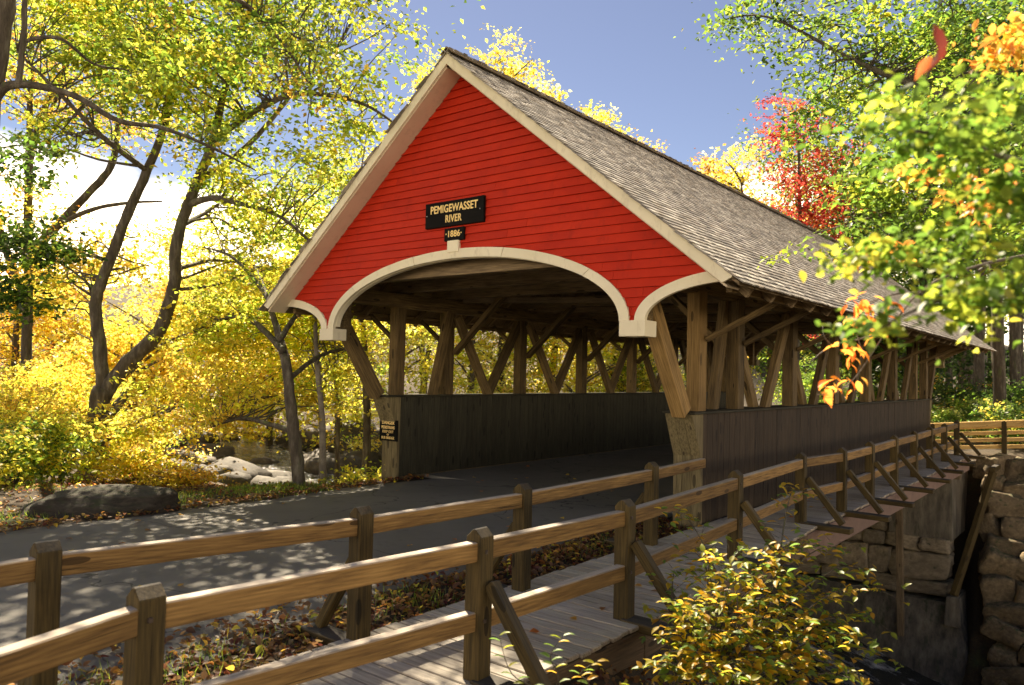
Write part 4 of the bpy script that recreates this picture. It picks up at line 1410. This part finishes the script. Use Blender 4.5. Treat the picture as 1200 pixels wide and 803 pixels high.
# --- generic trees for the hillside and the forest
def gen_tree(name, label, px, d, top_py, rpx, spec, leaf=0.17, ncl=170, nleaf=40, trunk=0.16, group=None, low=0.25, mat=None, rc=0.75, dense=0.5):
    g = ground_at(px, d)
    top = W(px, top_py, d)
    H = top.z - g.z
    rw = rpx / FPX * d
    lx = rng.normal() * 0.3
    limbs = [([g - Vector((0, 0, 0.3)), g.lerp(top, 0.3) + Vector((lx, 0, 0)), g.lerp(top, 0.6) + Vector((lx * 1.5, 0, 0)), g.lerp(top, 0.86) + Vector((lx, 0, 0))], [trunk * 1.2, trunk, trunk * 0.65, 0.03])]
    for k in range(7):
        f = rng.uniform(max(low, 0.2), 0.85)
        a = rng.uniform(0, 6.28)
        s = g.lerp(top, f) + Vector((lx * min(f * 2.2, 1.5), 0, 0))
        e = s + Vector((math.cos(a), math.sin(a), 0.55)) * rw * rng.uniform(0.5, 0.9)
        limbs.append(([s, s.lerp(e, 0.5) + Vector((0, 0, 0.1)), e], [trunk * 0.4, trunk * 0.25, 0.015]))
    t, n_ = skeleton_tree(name, label, g, limbs, group, mat)
    bl = []
    for k in range(7):
        f = low + (0.92 - low) * (k + 0.5) / 7
        wv = math.sin(math.pi * min(0.95, max(0.12, (f - low) / (1.02 - low)))) ** 0.6
        c = g.lerp(top, f) + Vector((rng.normal(), rng.normal(), 0)) * rw * 0.28
        bl.append(blob(c, (rw * 0.75 * wv, rw * 0.75 * wv, H * (1 - low) / 9 + 0.4)))
    c = foliage('crown', bl, ncl, nleaf, rc, leaf, spec, t, shell=dense)
    twigs(t, n_, c, 30, 0.03, mat)
    return t

GOLD = {'gold': 2.5, 'yel': 5, 'org': 0.25, 'pale': 2, 'lime': 1}
YEL = {'yel': 5, 'lime': 2, 'pale': 1}
hill = [
    (470, 35, 330, 70, {'yel': 4, 'lime': 3, 'pale': 3}, 'low yellow maple behind the left portal brace'),
    (545, 33, 330, 70, {'yel': 4, 'lime': 3, 'pale': 3}, 'low yellow maple behind the second bay of the left truss'),
    (605, 34, 330, 70, {'yel': 3, 'lime': 4, 'pale': 3}, 'low lime-yellow maple behind the third bay of the left truss'),
    (675, 33, 330, 70, {'yel': 4, 'gold': 2, 'lime': 2, 'pale': 3}, 'low golden maple behind the fourth bay of the left truss'),
    (740, 34, 330, 65, {'yel': 3, 'lime': 3, 'green': 1, 'pale': 2}, 'low yellow-green maple behind the last visible bay of the left truss'),
    (400, 40, 330, 80, {'yel': 4, 'lime': 3, 'gold': 1}, 'low yellow tree across the river left of the portal'),
    (320, 42, 350, 80, {'yel': 4, 'gold': 3}, 'low golden tree across the river behind the roadside maple'),
    (150, 28, 380, 90, {'yel': 4, 'gold': 3}, 'low golden tree on the bank behind the large maple'),
    (20, 30, 300, 95, {'gold': 4, 'yel': 4, 'org': 0.6, 'brn': 0.6}, 'orange-gold tree on the hillside at the far left behind the maples'),
    (105, 33, 290, 90, GOLD, 'golden hillside tree seen between the two stems of the large maple'),
    (195, 31, 300, 85, GOLD, 'golden hillside tree right of the large twin-stemmed maple'),
    (270, 46, 250, 90, YEL, 'bright yellow hillside tree behind the layered roadside maple'),
    (345, 46, 235, 85, {'yel': 4, 'lime': 4}, 'yellow-green hillside tree behind the slim roadside maple'),
    (420, 44, 150, 95, {'yel': 3, 'lime': 4, 'ygreen': 1}, 'tall yellow-green tree left of the gable'),
    (60, 44, 265, 90, {'gold': 3, 'org': 0.6, 'yel': 3}, 'far orange tree high on the left hillside'),
    (230, 46, 262, 100, {'gold': 3, 'yel': 3}, 'far golden tree high on the hillside behind the maples'),
    (490, 42, 190, 75, {'yel': 4, 'lime': 3}, 'yellow tree seen through the first bay of the left truss'),
    (560, 38, 240, 75, {'yel': 4, 'lime': 2, 'gold': 1}, 'yellow tree seen through the second bay of the left truss'),
    (640, 36, 250, 80, {'yel': 3, 'lime': 2, 'gold': 1.5}, 'golden-yellow tree seen through the middle bays of the left truss'),
    (715, 35, 250, 80, {'yel': 3, 'lime': 3, 'green': 1}, 'yellow-green tree seen through the last bays of the left truss'),
    (590, 42, 15, 62, {'yel': 5, 'pale': 2, 'gold': 1}, 'tall yellow tree rising behind the roof ridge near the peak'),
    (680, 42, 92, 60, {'yel': 5, 'pale': 2, 'lime': 1}, 'yellow treetop showing behind the middle of the roof ridge'),
    (735, 44, 150, 30, {'yel': 3, 'gold': 2}, 'small golden treetop behind the far roof ridge'),
    (866, 37, 158, 60, {'yel': 5, 'pale': 3, 'gold': 1}, 'pale yellow tree behind the far end of the roof'),
    (818, 40, 172, 32, {'gold': 3, 'rust': 2, 'yel': 1}, 'rusty brown treetop behind the far end of the roof'),
    (930, 38, 95, 66, {'red': 5, 'rust': 0.6, 'org': 0.5}, 'crimson red maple behind the far end of the roof'),
    (500, 46, 40, 45, {'yel': 4, 'lime': 3}, 'yellow-green treetop just left of the gable peak'),
]
for px, d, tp, rp, sp, lab in hill:
    gen_tree('autumn_tree', lab, px, d, tp, rp, sp, group='autumn trees around the bridge', ncl=190 if tp != 330 else 120, nleaf=44, rc=0.72, leaf=0.17 if d < 40 else 0.215, low=0.02 if tp > 200 else 0.3)
FOR = {'green': 3, 'ygreen': 2, 'dgreen': 2, 'yel': 0.6}
forest = [
    (1010, 46, 90, 80, FOR, 'broad green tree behind the far end of the bridge'),
    (1090, 36, 40, 90, {'dgreen': 3, 'green': 2}, 'dark green tree above the far eave tip'),
    (1190, 32, 20, 90, {'dgreen': 4, 'green': 2}, 'dark green tree at the right edge of the forest'),
    (1140, 44, 60, 110, {'dgreen': 4, 'green': 1}, 'deep shaded tree far back in the right forest'),
    (1230, 24, 60, 80, {'dgreen': 3, 'green': 3}, 'green tree just beyond the right edge of the frame'),
    (980, 44, 60, 100, {'dgreen': 3, 'green': 2, 'yel': 1}, 'dark tree far behind the red maple'),
]
forest += [
    (900, 52, 215, 90, {'green': 3, 'ygreen': 2, 'yel': 1}, 'green tree beyond the road seen low through the right truss'),
    (1000, 56, 150, 110, {'dgreen': 3, 'green': 3}, 'dark green tree in the back row left of the trunks'),
    (1080, 52, 150, 110, {'dgreen': 3, 'green': 2}, 'dark green tree in the back row behind the far eave tip'),
    (1160, 54, 130, 110, {'dgreen': 4, 'green': 1}, 'darkest tree in the back row behind the grey trunk'),
    (1240, 48, 120, 110, {'dgreen': 3, 'green': 2}, 'dark tree in the back row beyond the right edge'),
    (820, 54, 260, 90, {'yel': 3, 'green': 2, 'lime': 2}, 'yellow-green tree beyond the far portal of the bridge'),
    (1045, 44, 330, 60, {'green': 3, 'ygreen': 3, 'dgreen': 1}, 'low green tree standing just beyond the far end of the road'),
]
for px, d, tp, rp, sp, lab in forest:
    gen_tree('forest_tree', lab, px, d, tp, rp, sp, group='green trees of the right forest', ncl=260, nleaf=42, low=0.42 if d < 36 else 0.06, leaf=0.18 if d < 36 else 0.24, rc=0.75 if d < 36 else 1.1, trunk=0.2, mat=M_BARK)
for k, (px, d, w, lean, lab) in enumerate(((1172, 26, 0.19, -8, 'straight grey trunk standing in the shrubs above the new railing'), (1146, 33, 0.2, 6, 'slim trunk just right of the far eave tip'), (1128, 38, 0.2, 3, 'thin trunk in shade under the far eave tip'), (1112, 36, 0.16, 2, 'thin trunk closest to the far end of the bridge'), (1195, 37, 0.2, -3, 'trunk in deep shade at the right edge'))):
    g = ground_at(px, d)
    t, n_ = skeleton_tree('pine_tree', lab, g, [([g - Vector((0, 0, 0.3)), W(px + lean * 0.3, 400, d), W(px + lean, 250, d), W(px + lean * 1.4, 80, d)], [w * 1.15, w, w * 0.85, w * 0.5])], group='trunks in the right forest', mat=M_BARK)
    foliage('crown', [cam_blob(px, 60, d, 60, 70, 2.5)], 60, 40, 0.8, 0.2, {'dgreen': 4, 'green': 1}, t)

# --- shrubs
def shrub(name, label, px, d, w, h, spec, leaf=0.09, ncl=40, nleaf=45, group=None, ratio=0.62, dpt=None, g=None):
    g = ground_at(px, d) if g is None else g
    t = thing(name, label, 'shrub', g, group)
    parts = []
    for k in range(9):
        a = rng.uniform(0, 6.28)
        e = g + Vector((math.cos(a) * w * 0.7, math.sin(a) * w * 0.7, h * rng.uniform(0.5, 1.0)))
        p, r = smooth_path([g - Vector((0, 0, 0.05)), g.lerp(e, 0.5) + Vector((0, 0, 0.12 * h)), e], [0.018, 0.012, 0.004], 3)
        parts.append(tube_data(p, r, 5))
    V, F = merge(parts)
    mesh_obj('stems', pydata('stems', V, F, True), M_BARK, t)
    foliage('leaves', [blob(g + Vector((0, 0, h * 0.55)), (w, w, h * 0.5))], ncl, nleaf, 0.34, leaf, spec, t, minz=g.z + 0.06)
    return t
SH = [
    (25, 13.5, 1.0, 1.0, {'green': 3, 'ygreen': 3, 'yel': 1}, 'green shrub left of the grey boulder'),
    (75, 14.6, 1.3, 1.5, {'yel': 4, 'gold': 1, 'lime': 3, 'green': 1}, 'yellow shrub behind the grey boulder'),
    (5, 15.5, 1.5, 1.9, {'yel': 4, 'gold': 2, 'lime': 2}, 'tall golden shrub at the left edge'),
    (165, 15.8, 0.8, 0.6, {'yel': 4, 'gold': 2, 'lime': 1}, 'low golden shrub right of the large maple base'),
    (215, 15.0, 0.7, 0.30, {'gold': 4, 'org': 0.5, 'yel': 2, 'brn': 1}, 'low orange-gold shrub on the river bank'),
    (60, 18.5, 1.6, 2.2, {'gold': 2, 'yel': 4, 'lime': 2}, 'golden shrub left of the large maple trunk'),
    (150, 21, 1.4, 1.4, {'yel': 4, 'gold': 1, 'lime': 2}, 'yellow shrub on the bank right of the large maple'),
    (420, 15.2, 0.6, 0.7, {'yel': 3, 'lime': 3, 'green': 1}, 'yellow-green shrub at the foot of the left portal post'),
    (440, 16.5, 0.8, 1.1, {'lime': 3, 'green': 2, 'yel': 1}, 'bright green shrub behind the danger sign'),
    (-20, 12.5, 1.0, 0.9, {'yel': 3, 'lime': 2, 'green': 2}, 'mixed green shrub by the road at the left edge'),
    (110, 24, 2.0, 2.4, {'gold': 1, 'yel': 4, 'lime': 2}, 'wide yellow shrub across the bank behind the large maple'),
]
for px, d, w, h, sp, lab in SH:
    shrub('bank_shrub', lab, px, d, w, h, sp, group='autumn shrubs on the left bank', ncl=int(34 * w * (h + .4)) + 14)
RS = [(1112, 27.5, 1.3, 1.2, {'green': 3, 'pale': 2, 'ygreen': 2}, 'pale flowering shrub at the far end of the bridge'),
      (1147, 28.5, 1.6, 1.6, {'green': 4, 'ygreen': 2, 'pale': 1}, 'leafy green shrub behind the new railing'),
      (1190, 25, 1.6, 1.5, {'green': 4, 'dgreen': 2, 'yel': 1}, 'green shrub behind the railing at the right edge'),
      (1168, 32, 2.0, 2.2, {'dgreen': 2, 'green': 3, 'gold': 0.8}, 'tall dark shrub beneath the grey trunk'),
      (1122, 34, 2.2, 2.4, {'dgreen': 2, 'green': 3, 'gold': 1}, 'tall green shrub under the far eave tip'),
      (1215, 29, 2.0, 2.4, {'dgreen': 2, 'green': 3}, 'dense dark shrub outside the right edge'),
      (760, 34, 2.4, 3.0, {'green': 4, 'ygreen': 2, 'yel': 2}, 'green shrub glimpsed through the far left bays of the bridge'),
      (960, 40, 2.4, 3.0, {'green': 3, 'ygreen': 2}, 'green roadside shrub glimpsed through the right truss')]
for px, d, w, h, sp, lab in RS:
    shrub('forest_shrub', lab, px, d, w, h, sp, group='shrubs beyond the bridge', leaf=0.11, ncl=int(26 * w * (h + .4)) + 12)
# ferny green on the stone bank
shrub('bank_plant', 'mossy green plant growing among the stones right of the abutment', 1150, 24.0, 0.35, 0.8, {'green': 3, 'ygreen': 1, 'dgreen': 2}, leaf=0.07, ncl=26, g=W(1150, 650, 23.5))
shrub('bank_plant', 'lower green plant on the stones beside the concrete skirt', 1165, 24.0, 0.3, 0.7, {'green': 2, 'dgreen': 3}, leaf=0.07, ncl=22, g=W(1165, 735, 23.2))


# ------------------------------------------------------------------ near tree on the right, its trunk out of frame
dI = 4.6
gI = ground_at(1460, dI)
limbsI = [
    ([gI - Vector((0, 0, 0.2)), W(1450, 420, dI), W(1430, 150, dI), W(1400, -150, dI), W(1380, -400, dI)], [0.17, 0.14, 0.12, 0.10, 0.08]),
    px_limb([(1432, 200), (1330, 150, 0.6), (1220, 130, 1.4), (1100, 110, 2.4), (1000, 70, 3.2), (900, 20, 3.8), (840, 25, 4.2)], dI, [0.06, 0.05, 0.042, 0.032, 0.022, 0.012, 0.004]),
    px_limb([(1440, 330), (1330, 290, 0.3), (1230, 240, 0.6), (1130, 230, 1.0), (1040, 250, 1.3), (950, 275, 1.6)], dI, [0.05, 0.04, 0.03, 0.02, 0.012, 0.003]),
    px_limb([(1425, 50), (1300, 0, 0.5), (1180, -30, 1.5), (1060, -20, 2.5), (960, 10, 3.2)], dI, [0.05, 0.04, 0.03, 0.02, 0.008]),
    px_limb([(1440, 420), (1330, 350, -1.0), (1230, 320, -2.2), (1150, 335, -2.6), (1080, 360, -2.7), (1010, 395, -2.7)], dI, [0.03, 0.018, 0.010, 0.006, 0.004, 0.0015]),
    px_limb([(1435, 300), (1300, 200, -1.5), (1200, 190, -2.5), (1110, 160, -2.7), (1030, 150, -2.7)], dI, [0.03, 0.016, 0.009, 0.005, 0.002]),
]
tI, nI = skeleton_tree('overhanging_maple', 'green maple whose blurred branches hang into the upper right corner', gI, limbsI)
GR = {'green': 6, 'ygreen': 4, 'lime': 1, 'dgreen': 1}
cI = foliage('crown', [cam_blob(1040, 60, 8, 120, 75, 1.2), cam_blob(1150, 60, 7.4, 100, 90, 1.4), cam_blob(915, 35, 8.6, 65, 40, 0.7), cam_blob(985, 160, 7.6, 55, 60, 0.8), cam_blob(860, 20, 8.8, 35, 22, 0.4)], 190, 46, 0.30, 0.062, GR, tI)
cI2 = foliage('crown', [cam_blob(1130, 170, 5.6, 120, 95, 0.9), cam_blob(1060, 250, 5.8, 90, 60, 0.7), cam_blob(1190, 290, 5.2, 70, 60, 0.6), cam_blob(960, 285, 6.0, 55, 20, 0.3), cam_blob(1010, 215, 5.8, 60, 40, 0.5), cam_blob(895, 278, 6.2, 25, 10, 0.2)], 120, 44, 0.22, 0.055, {'green': 6, 'ygreen': 4, 'lime': 0.8, 'dgreen': 1, 'org': 0.3}, tI)
# nearest sprays, out of focus
cI3 = foliage('crown', [cam_blob(1120, 345, 1.9, 75, 22, 0.15), cam_blob(1040, 385, 1.9, 40, 14, 0.1), cam_blob(1185, 345, 1.9, 35, 35, 0.15), cam_blob(1010, 402, 1.9, 22, 7, 0.06),
                        cam_blob(1100, 165, 1.9, 80, 45, 0.15), cam_blob(1175, 230, 1.9, 40, 45, 0.15), cam_blob(1040, 130, 1.9, 40, 25, 0.1), cam_blob(1090, 290, 2.0, 60, 25, 0.12), cam_blob(1010, 300, 2.1, 45, 14, 0.1), cam_blob(930, 285, 2.1, 40, 10, 0.08), cam_blob(1150, 110, 1.9, 60, 30, 0.12)], 78, 26, 0.085, 0.031, {'green': 6, 'ygreen': 5, 'lime': 0.6}, tI, shape=9, flat=0.3)
cI4 = foliage('crown', [cam_blob(1150, 230, 3.0, 45, 22, 0.2), cam_blob(1070, 205, 3.2, 35, 14, 0.15), cam_blob(1185, 60, 3.0, 25, 40, 0.2), cam_blob(1040, 300, 3.6, 40, 14, 0.15)], 34, 16, 0.08, 0.040, {'org': 4, 'gold': 3, 'yel': 1.5}, tI, shape=9, flat=0.4, droop=0.5)
twigs(tI, nI, cI, 120, 0.012)
twigs(tI, nI, cI2, 80, 0.008)
twigs(tI, nI, cI3, 40, 0.003)

# single-leaf meshes shared by the individually placed leaves
def one_leaf(col, size, ratio, seed, curl=0.10):
    uv = [(0, 0, 0), (0.20, ratio * 0.38, 0.05), (0.48, ratio / 2, 0.09), (0.76, ratio * 0.30, 0.03), (1.02, 0, -curl),
          (0.76, -ratio * 0.30, 0.03), (0.48, -ratio / 2, 0.09), (0.20, -ratio * 0.38, 0.05), (0.25, 0, 0.0), (0.55, 0, 0.0), (0.80, 0, -curl * 0.5)]
    f = [(0, 1, 8), (1, 2, 9, 8), (2, 3, 10, 9), (3, 4, 10), (4, 5, 10), (5, 6, 9, 10), (6, 7, 8, 9), (7, 0, 8)]
    v = [(u * size, w * size * (1 + 0.12 * math.sin(seed * 3 + u * 9)), z * size) for u, w, z in uv]
    me = pydata('leaf', v, f, True)
    add_col(me, np.tile(np.array(col), (len(v), 1)))
    me.materials.append(M_LEAF)
    return me
def leaf_matrix(p, direction, normal):
    x = Vector(direction).normalized()
    n = Vector(normal)
    y = n.cross(x)
    if y.length < 1e-4:
        y = x.orthogonal()
    y.normalize()
    z = x.cross(y)
    R = Matrix((x, y, z)).transposed().to_4x4()
    return Matrix.Translation(p) @ R
lr = random.Random(31)

# orange-leaved twig hanging in front of the roof's far half
tw = thing('orange_leaf_twig', 'thin pale twig with bright orange leaves hanging before the right truss', 'twig', W(1440, 330, 3.4))
dT = 3.4
paths = [([(1440, 330), (1320, 290), (1200, 300), (1120, 320), (1078, 342), (1040, 385), (1005, 398), (975, 405), (948, 425)], [0.012, 0.008, 0.005, 0.0035, 0.003, 0.0025, 0.002, 0.0018, 0.0012]),
         ([(1040, 385), (1018, 420), (1000, 445), (980, 460), (958, 463)], [0.0024, 0.002, 0.0016, 0.0013, 0.001]),
         ([(1078, 342), (1050, 345), (1025, 352), (1000, 365)], [0.0024, 0.002, 0.0016, 0.001]),
         ([(1018, 420), (1008, 405), (1003, 385)], [0.0018, 0.0014, 0.001]),
         ([(975, 405), (966, 395), (964, 382)], [0.0014, 0.0012, 0.0008]), ([(1080, 345), (1090, 325), (1085, 300)], [0.002, 0.0015, 0.001])]
tp = []
for pts, rad in paths:
    P_, R_ = smooth_path([W(a, b, dT + 0.02 * math.sin(a)) for a, b in pts], [r_ * 1.7 for r_ in rad], 4)
    tp.append(tube_data(P_, R_, 5))
V, F = merge(tp)
mesh_obj('stem', pydata('stem', V, F, True), M_BARKP, tw)
oc = [(0.75, 0.22, 0.02), (0.80, 0.30, 0.03), (0.70, 0.16, 0.015), (0.78, 0.38, 0.05)]
OL = [one_leaf(oc[k % 4], 0.052 + 0.009 * (k % 3), 0.52, k, 0.2) for k in range(8)]
for cx_, cy_, n_, sp_ in ((1012, 358, 22, 20), (1022, 382, 10, 13), (1003, 405, 8, 14), (988, 418, 6, 12), (1002, 440, 6, 12), (975, 447, 9, 14), (965, 463, 3, 7), (1045, 358, 5, 12)):
    for k in range(n_):
        p = W(cx_ + lr.gauss(0, sp_ * 0.6), cy_ + lr.gauss(0, sp_ * 0.5), dT + lr.uniform(-0.06, 0.06))
        dr = RGT * lr.uniform(-1, 1) + UPV * lr.uniform(-1.2, 0.1) + FWD * lr.uniform(-0.5, 0.5)
        put(bpy.data.objects.new('leaf', OL[lr.randrange(8)]), leaf_matrix(p, dr, (lr.gauss(0, .5), lr.gauss(0, .5), 1)), tw)
# one curled red leaf close to the lens
rl = thing('red_leaf', 'single dark red curled leaf hanging out of focus near the top right', 'leaf', W(1112, 20, 1.7))
rmesh = one_leaf((0.10, 0.013, 0.007), 0.098, 0.80, 2, 0.45)
rmesh2 = one_leaf((0.45, 0.10, 0.02), 0.055, 0.45, 5, 0.3)
for k, (px, py, a, me_) in enumerate(((1094, 28, 0.35, rmesh), (1092, 66, -0.7, rmesh2))):
    put(bpy.data.objects.new('leaflet', me_), leaf_matrix(W(px, py, 1.7), -UPV + RGT * a + FWD * 0.2, FWD * -1 + RGT * (0.75 - k) + UPV * 0.3), rl)
P_, R_ = smooth_path([W(1112, -40, 1.75), W(1100, 10, 1.7), W(1092, 66, 1.7)], [0.002, 0.0015, 0.001], 4)
V, F = tube_data(P_, R_, 5)
mesh_obj('stem', pydata('stem', V, F, True), M_BARK, rl)

# ------------------------------------------------------------------ yellow-green bush right of the boardwalk
bb = Vector((5.45, -4.75, gz(5.45, -4.75)))
bush = thing('leafy_bush', 'yellow and green leafy bush growing below the boardwalk brace', 'bush', bb)
lc = [(0.52, 0.36, 0.022), (0.46, 0.30, 0.02), (0.36, 0.34, 0.025), (0.15, 0.24, 0.03), (0.13, 0.23, 0.045), (0.52, 0.27, 0.02), (0.24, 0.28, 0.02)]
BLm = [one_leaf(lc[k % 7], 0.060 + 0.010 * (k % 4), 0.54, k, 0.12) for k in range(21)]
ends = [(790, 668, 6.0), (812, 645, 6.2), (832, 652, 5.7), (872, 640, 5.9), (905, 655, 5.6), (945, 635, 6.3), (985, 640, 6.4), (1020, 668, 6.2), (1035, 690, 6.0),
        (1012, 722, 5.8), (1030, 765, 5.6), (985, 785, 5.4), (965, 700, 5.9), (905, 700, 5.5), (850, 690, 5.3), (805, 705, 5.4), (790, 715, 5.7), (840, 745, 5.1),
        (925, 750, 5.3), (875, 775, 5.0), (800, 765, 5.1), (960, 765, 5.3), (1000, 700, 6.0), (930, 675, 5.9), (880, 725, 5.2), (800, 740, 5.3), (870, 745, 5.2), (915, 770, 5.1), (945, 790, 5.1), (985, 725, 5.7), (890, 680, 5.6), (825, 715, 5.2), (950, 730, 5.5),
        (793, 600, 6.4), (932, 572, 7.2), (900, 790, 5.0), (840, 790, 4.9), (985, 755, 5.5), (1005, 745, 5.6), (1000, 795, 5.2), (970, 740, 5.6), (930, 715, 5.7), (860, 795, 4.8), (820, 775, 5.0), (780, 780, 5.1), (860, 665, 5.5), (915, 640, 6.0)]
st, L_ = [], []
for k, (px, py, d) in enumerate(ends):
    e = W(px, py, d)
    base = bb + Vector((lr.uniform(-0.35, 0.35), lr.uniform(-0.3, 0.3), 0))
    base.z = gz(base.x, base.y) - 0.03
    L = (e - base).length
    P_, R_ = smooth_path([base, base.lerp(e, 0.4) + Vector((0, 0, 0.22 * L)), base.lerp(e, 0.75) + Vector((0, 0, 0.16 * L)), e], [0.010, 0.008, 0.005, 0.0015], 6)
    st.append(tube_data(P_, R_, 5))
    n = len(P_)
    for j in range(int(n * 0.30), n):
        t = (P_[min(j + 1, n - 1)] - P_[max(j - 1, 0)]).normalized()
        for rep in range(3):
            side = Vector((t.y, -t.x, 0))
            if side.length < 0.05:
                side = Vector((1, 0, 0))
            side.normalize()
            sg = 1 if (j + rep) % 2 else -1
            q = P_[j] + Vector((lr.gauss(0, .02), lr.gauss(0, .02), lr.gauss(0, .02)))
            dr = side * sg * lr.uniform(0.6, 1.0) + t * 0.6 + Vector((0, 0, lr.uniform(-0.45, 0.1)))
            if lr.random() < 0.45:            # short side twig with leaves at its end
                q2 = q + dr.normalized() * lr.uniform(0.08, 0.20)
                v_, f_ = tube_data([q, q.lerp(q2, 0.5) + Vector((0, 0, 0.01)), q2], [0.002, 0.0017, 0.001], 4)
                st.append((v_, f_))
                L_.append((q2, dr + Vector((lr.gauss(0, .5), lr.gauss(0, .5), -0.1))))
                q = q2
            L_.append((q, dr))
V, F = merge(st)
o = mesh_obj('stems', pydata('stems', V, F, True), M_BARK, bush)
o['kind'] = 'stuff'
lr.shuffle(L_)
rp, rn, rs, rcx = [], [], [], []
for i, (q, dr) in enumerate(L_):
    nrm = (lr.gauss(0, .35), lr.gauss(0, .35), 1)
    if i < 295:
        put(bpy.data.objects.new('leaf', BLm[lr.randrange(21)]), leaf_matrix(q, dr, nrm), bush)
    else:
        rp.append(tuple(q)); rn.append(nrm); rs.append(lr.uniform(0.05, 0.088)); rcx.append(np.array(lc[lr.randrange(7)]) * lr.uniform(0.8, 1.15))
me = leaf_mesh('leaves', np.array(rp), np.array(rn), np.array(rs), np.array(rcx), 0.54, 0.1, 9, 0.15)
o = mesh_obj('leaves', me, None, bush)
o['kind'] = 'stuff'

# small sprig in the near foreground below the fence
sp = thing('leafy_sprig', 'small yellow-green sprig in front of the outer fence at the bottom', 'sprig', W(650, 900, 4.0))
st = []
SL_ = [one_leaf(lc[k % 7], 0.062, 0.42, k, 0.15) for k in range(7)]
for pts in ([(650, 900), (640, 820), (600, 790), (585, 745)], [(650, 900), (655, 800), (645, 770), (660, 745)], [(660, 900), (690, 810), (680, 790), (700, 775)], [(670, 900), (720, 830), (740, 805)]):
    P_, R_ = smooth_path([W(a, b, 4.0) for a, b in pts], [0.005, 0.004, 0.003, 0.001][:len(pts)], 5)
    st.append(tube_data(P_, R_, 5))
    for j in range(4, len(P_)):
        t = (P_[min(j + 1, len(P_) - 1)] - P_[j - 1]).normalized()
        dr = RGT * (1 if j % 2 else -1) + t * 0.5 - UPV * 0.1
        put(bpy.data.objects.new('leaf', SL_[lr.randrange(7)]), leaf_matrix(P_[j], dr, (lr.gauss(0, .3), lr.gauss(0, .3), 1)), sp)
V, F = merge(st)
o = mesh_obj('stems', pydata('stems', V, F, True), M_BARK, sp)
o['kind'] = 'stuff'

# ------------------------------------------------------------------ leaf litter, grass, fallen leaves
def scatter(n, x0, x1, y0, y1):
    x = rng.uniform(x0, x1, n); y = rng.uniform(y0, y1, n)
    return np.stack([x, y, gheight(x, y)], 1)
P = np.concatenate([scatter(5200, 2.35, 3.22, -9.5, 0.2), scatter(700, 3.2, 4.6, -9.6, -7.6), scatter(5200, 4.6, 7.2, -7.5, -1.0), scatter(5000, -9, -3.0, -9, 0), scatter(900, -3.1, -2.75, -9, 0.5) + np.array([0, 0, 0.045]), scatter(500, 2.1, 2.4, -9, 0.5) + np.array([0, 0, 0.05])])
P[:, 2] += rng.uniform(0.008, 0.035, len(P))
N = np.array([0, 0, 1.0]) + 0.45 * rng.normal(size=P.shape)
C_.update(brown=(0.17, 0.085, 0.035), tan=(0.30, 0.18, 0.08), maroon=(0.13, 0.035, 0.02))
me = leaf_mesh('leaf_litter', P, N, rng.uniform(0.035, 0.085, len(P)), palette({'brown': 5, 'tan': 2.5, 'rust': 2, 'maroon': 2, 'gold': 0.7, 'yel': 0.4}, len(P)).clip(0.01, 0.8), 0.7, 0.18, 9)
o = mesh_obj('leaf_litter', me, None)
o['kind'] = 'stuff'; o['label'] = 'brown fallen leaves covering the ground beside the boardwalk'; o['category'] = 'leaf litter'
# grass blades
def grass(n, areas):
    Pp = []
    for (x0, x1, y0, y1, k) in areas:
        q = scatter(k, x0, x1, y0, y1)
        keep = (np.sin(q[:, 0] * 3.1 + 1) + np.sin(q[:, 1] * 2.3) + rng.normal(size=len(q)) * 0.6) > 0.0
        Pp.append(q[keep])
    Pp = np.concatenate(Pp)
    m = len(Pp)
    d = rng.normal(size=(m, 3)) * 0.4; d[:, 2] = 1
    d /= np.linalg.norm(d, axis=1, keepdims=True)
    s = np.cross(d, rng.normal(size=(m, 3))); s /= np.linalg.norm(s, axis=1, keepdims=True)
    h = rng.uniform(0.04, 0.13, m)[:, None]
    b0 = Pp - s * 0.004; b1 = Pp + s * 0.004; t = Pp + d * h + rng.normal(size=(m, 3)) * 0.01
    V = np.stack([b0, b1, t], 1).reshape(-1, 3)
    F = np.arange(3 * m).reshape(-1, 3)
    me = fast_mesh('grass', V, F)
    add_col(me, np.repeat(palette({'green': 4, 'ygreen': 3, 'lime': 1}, m), 3, axis=0))
    me.materials.append(M_LEAF)
    o = mesh_obj('grass', me, None)
    o['kind'] = 'stuff'; o['label'] = 'short green grass along the road edge'; o['category'] = 'grass'
grass(0, [(2.4, 3.2, -9.5, -4.8, 2600), (2.45, 3.1, -4.5, 0, 700), (-4.6, -2.9, -9, -1, 14000), (-9, -4.6, -9, -5, 5000)])

# scattered fallen leaves on the road and boardwalk
FLm = [one_leaf(c, 0.085, 0.75, i, 0.1) for i, c in enumerate(((0.45, 0.25, 0.05), (0.5, 0.16, 0.03), (0.30, 0.15, 0.06), (0.62, 0.42, 0.06)))]
for k in range(70):
    if k < 52:
        x = lr.uniform(-2.6, 2.1); y_ = lr.uniform(-8.5, 3.5); zz = 0.028
        lab, grp = 'fallen autumn leaf lying on the asphalt road', 'fallen leaves on the road'
    else:
        x = lr.uniform(3.4, 4.3); y_ = lr.uniform(-6.5, 6); zz = 0.026
        lab, grp = 'fallen autumn leaf lying on the boardwalk planks', 'fallen leaves on the boardwalk'
    a = lr.uniform(0, 6.28)
    o = put(bpy.data.objects.new('fallen_leaf', FLm[k % 4]), leaf_matrix((x, y_, zz), (math.cos(a), math.sin(a), lr.uniform(0, .15)), (lr.gauss(0, .2), lr.gauss(0, .2), 1)))
    tag(o, lab, 'leaf', grp)
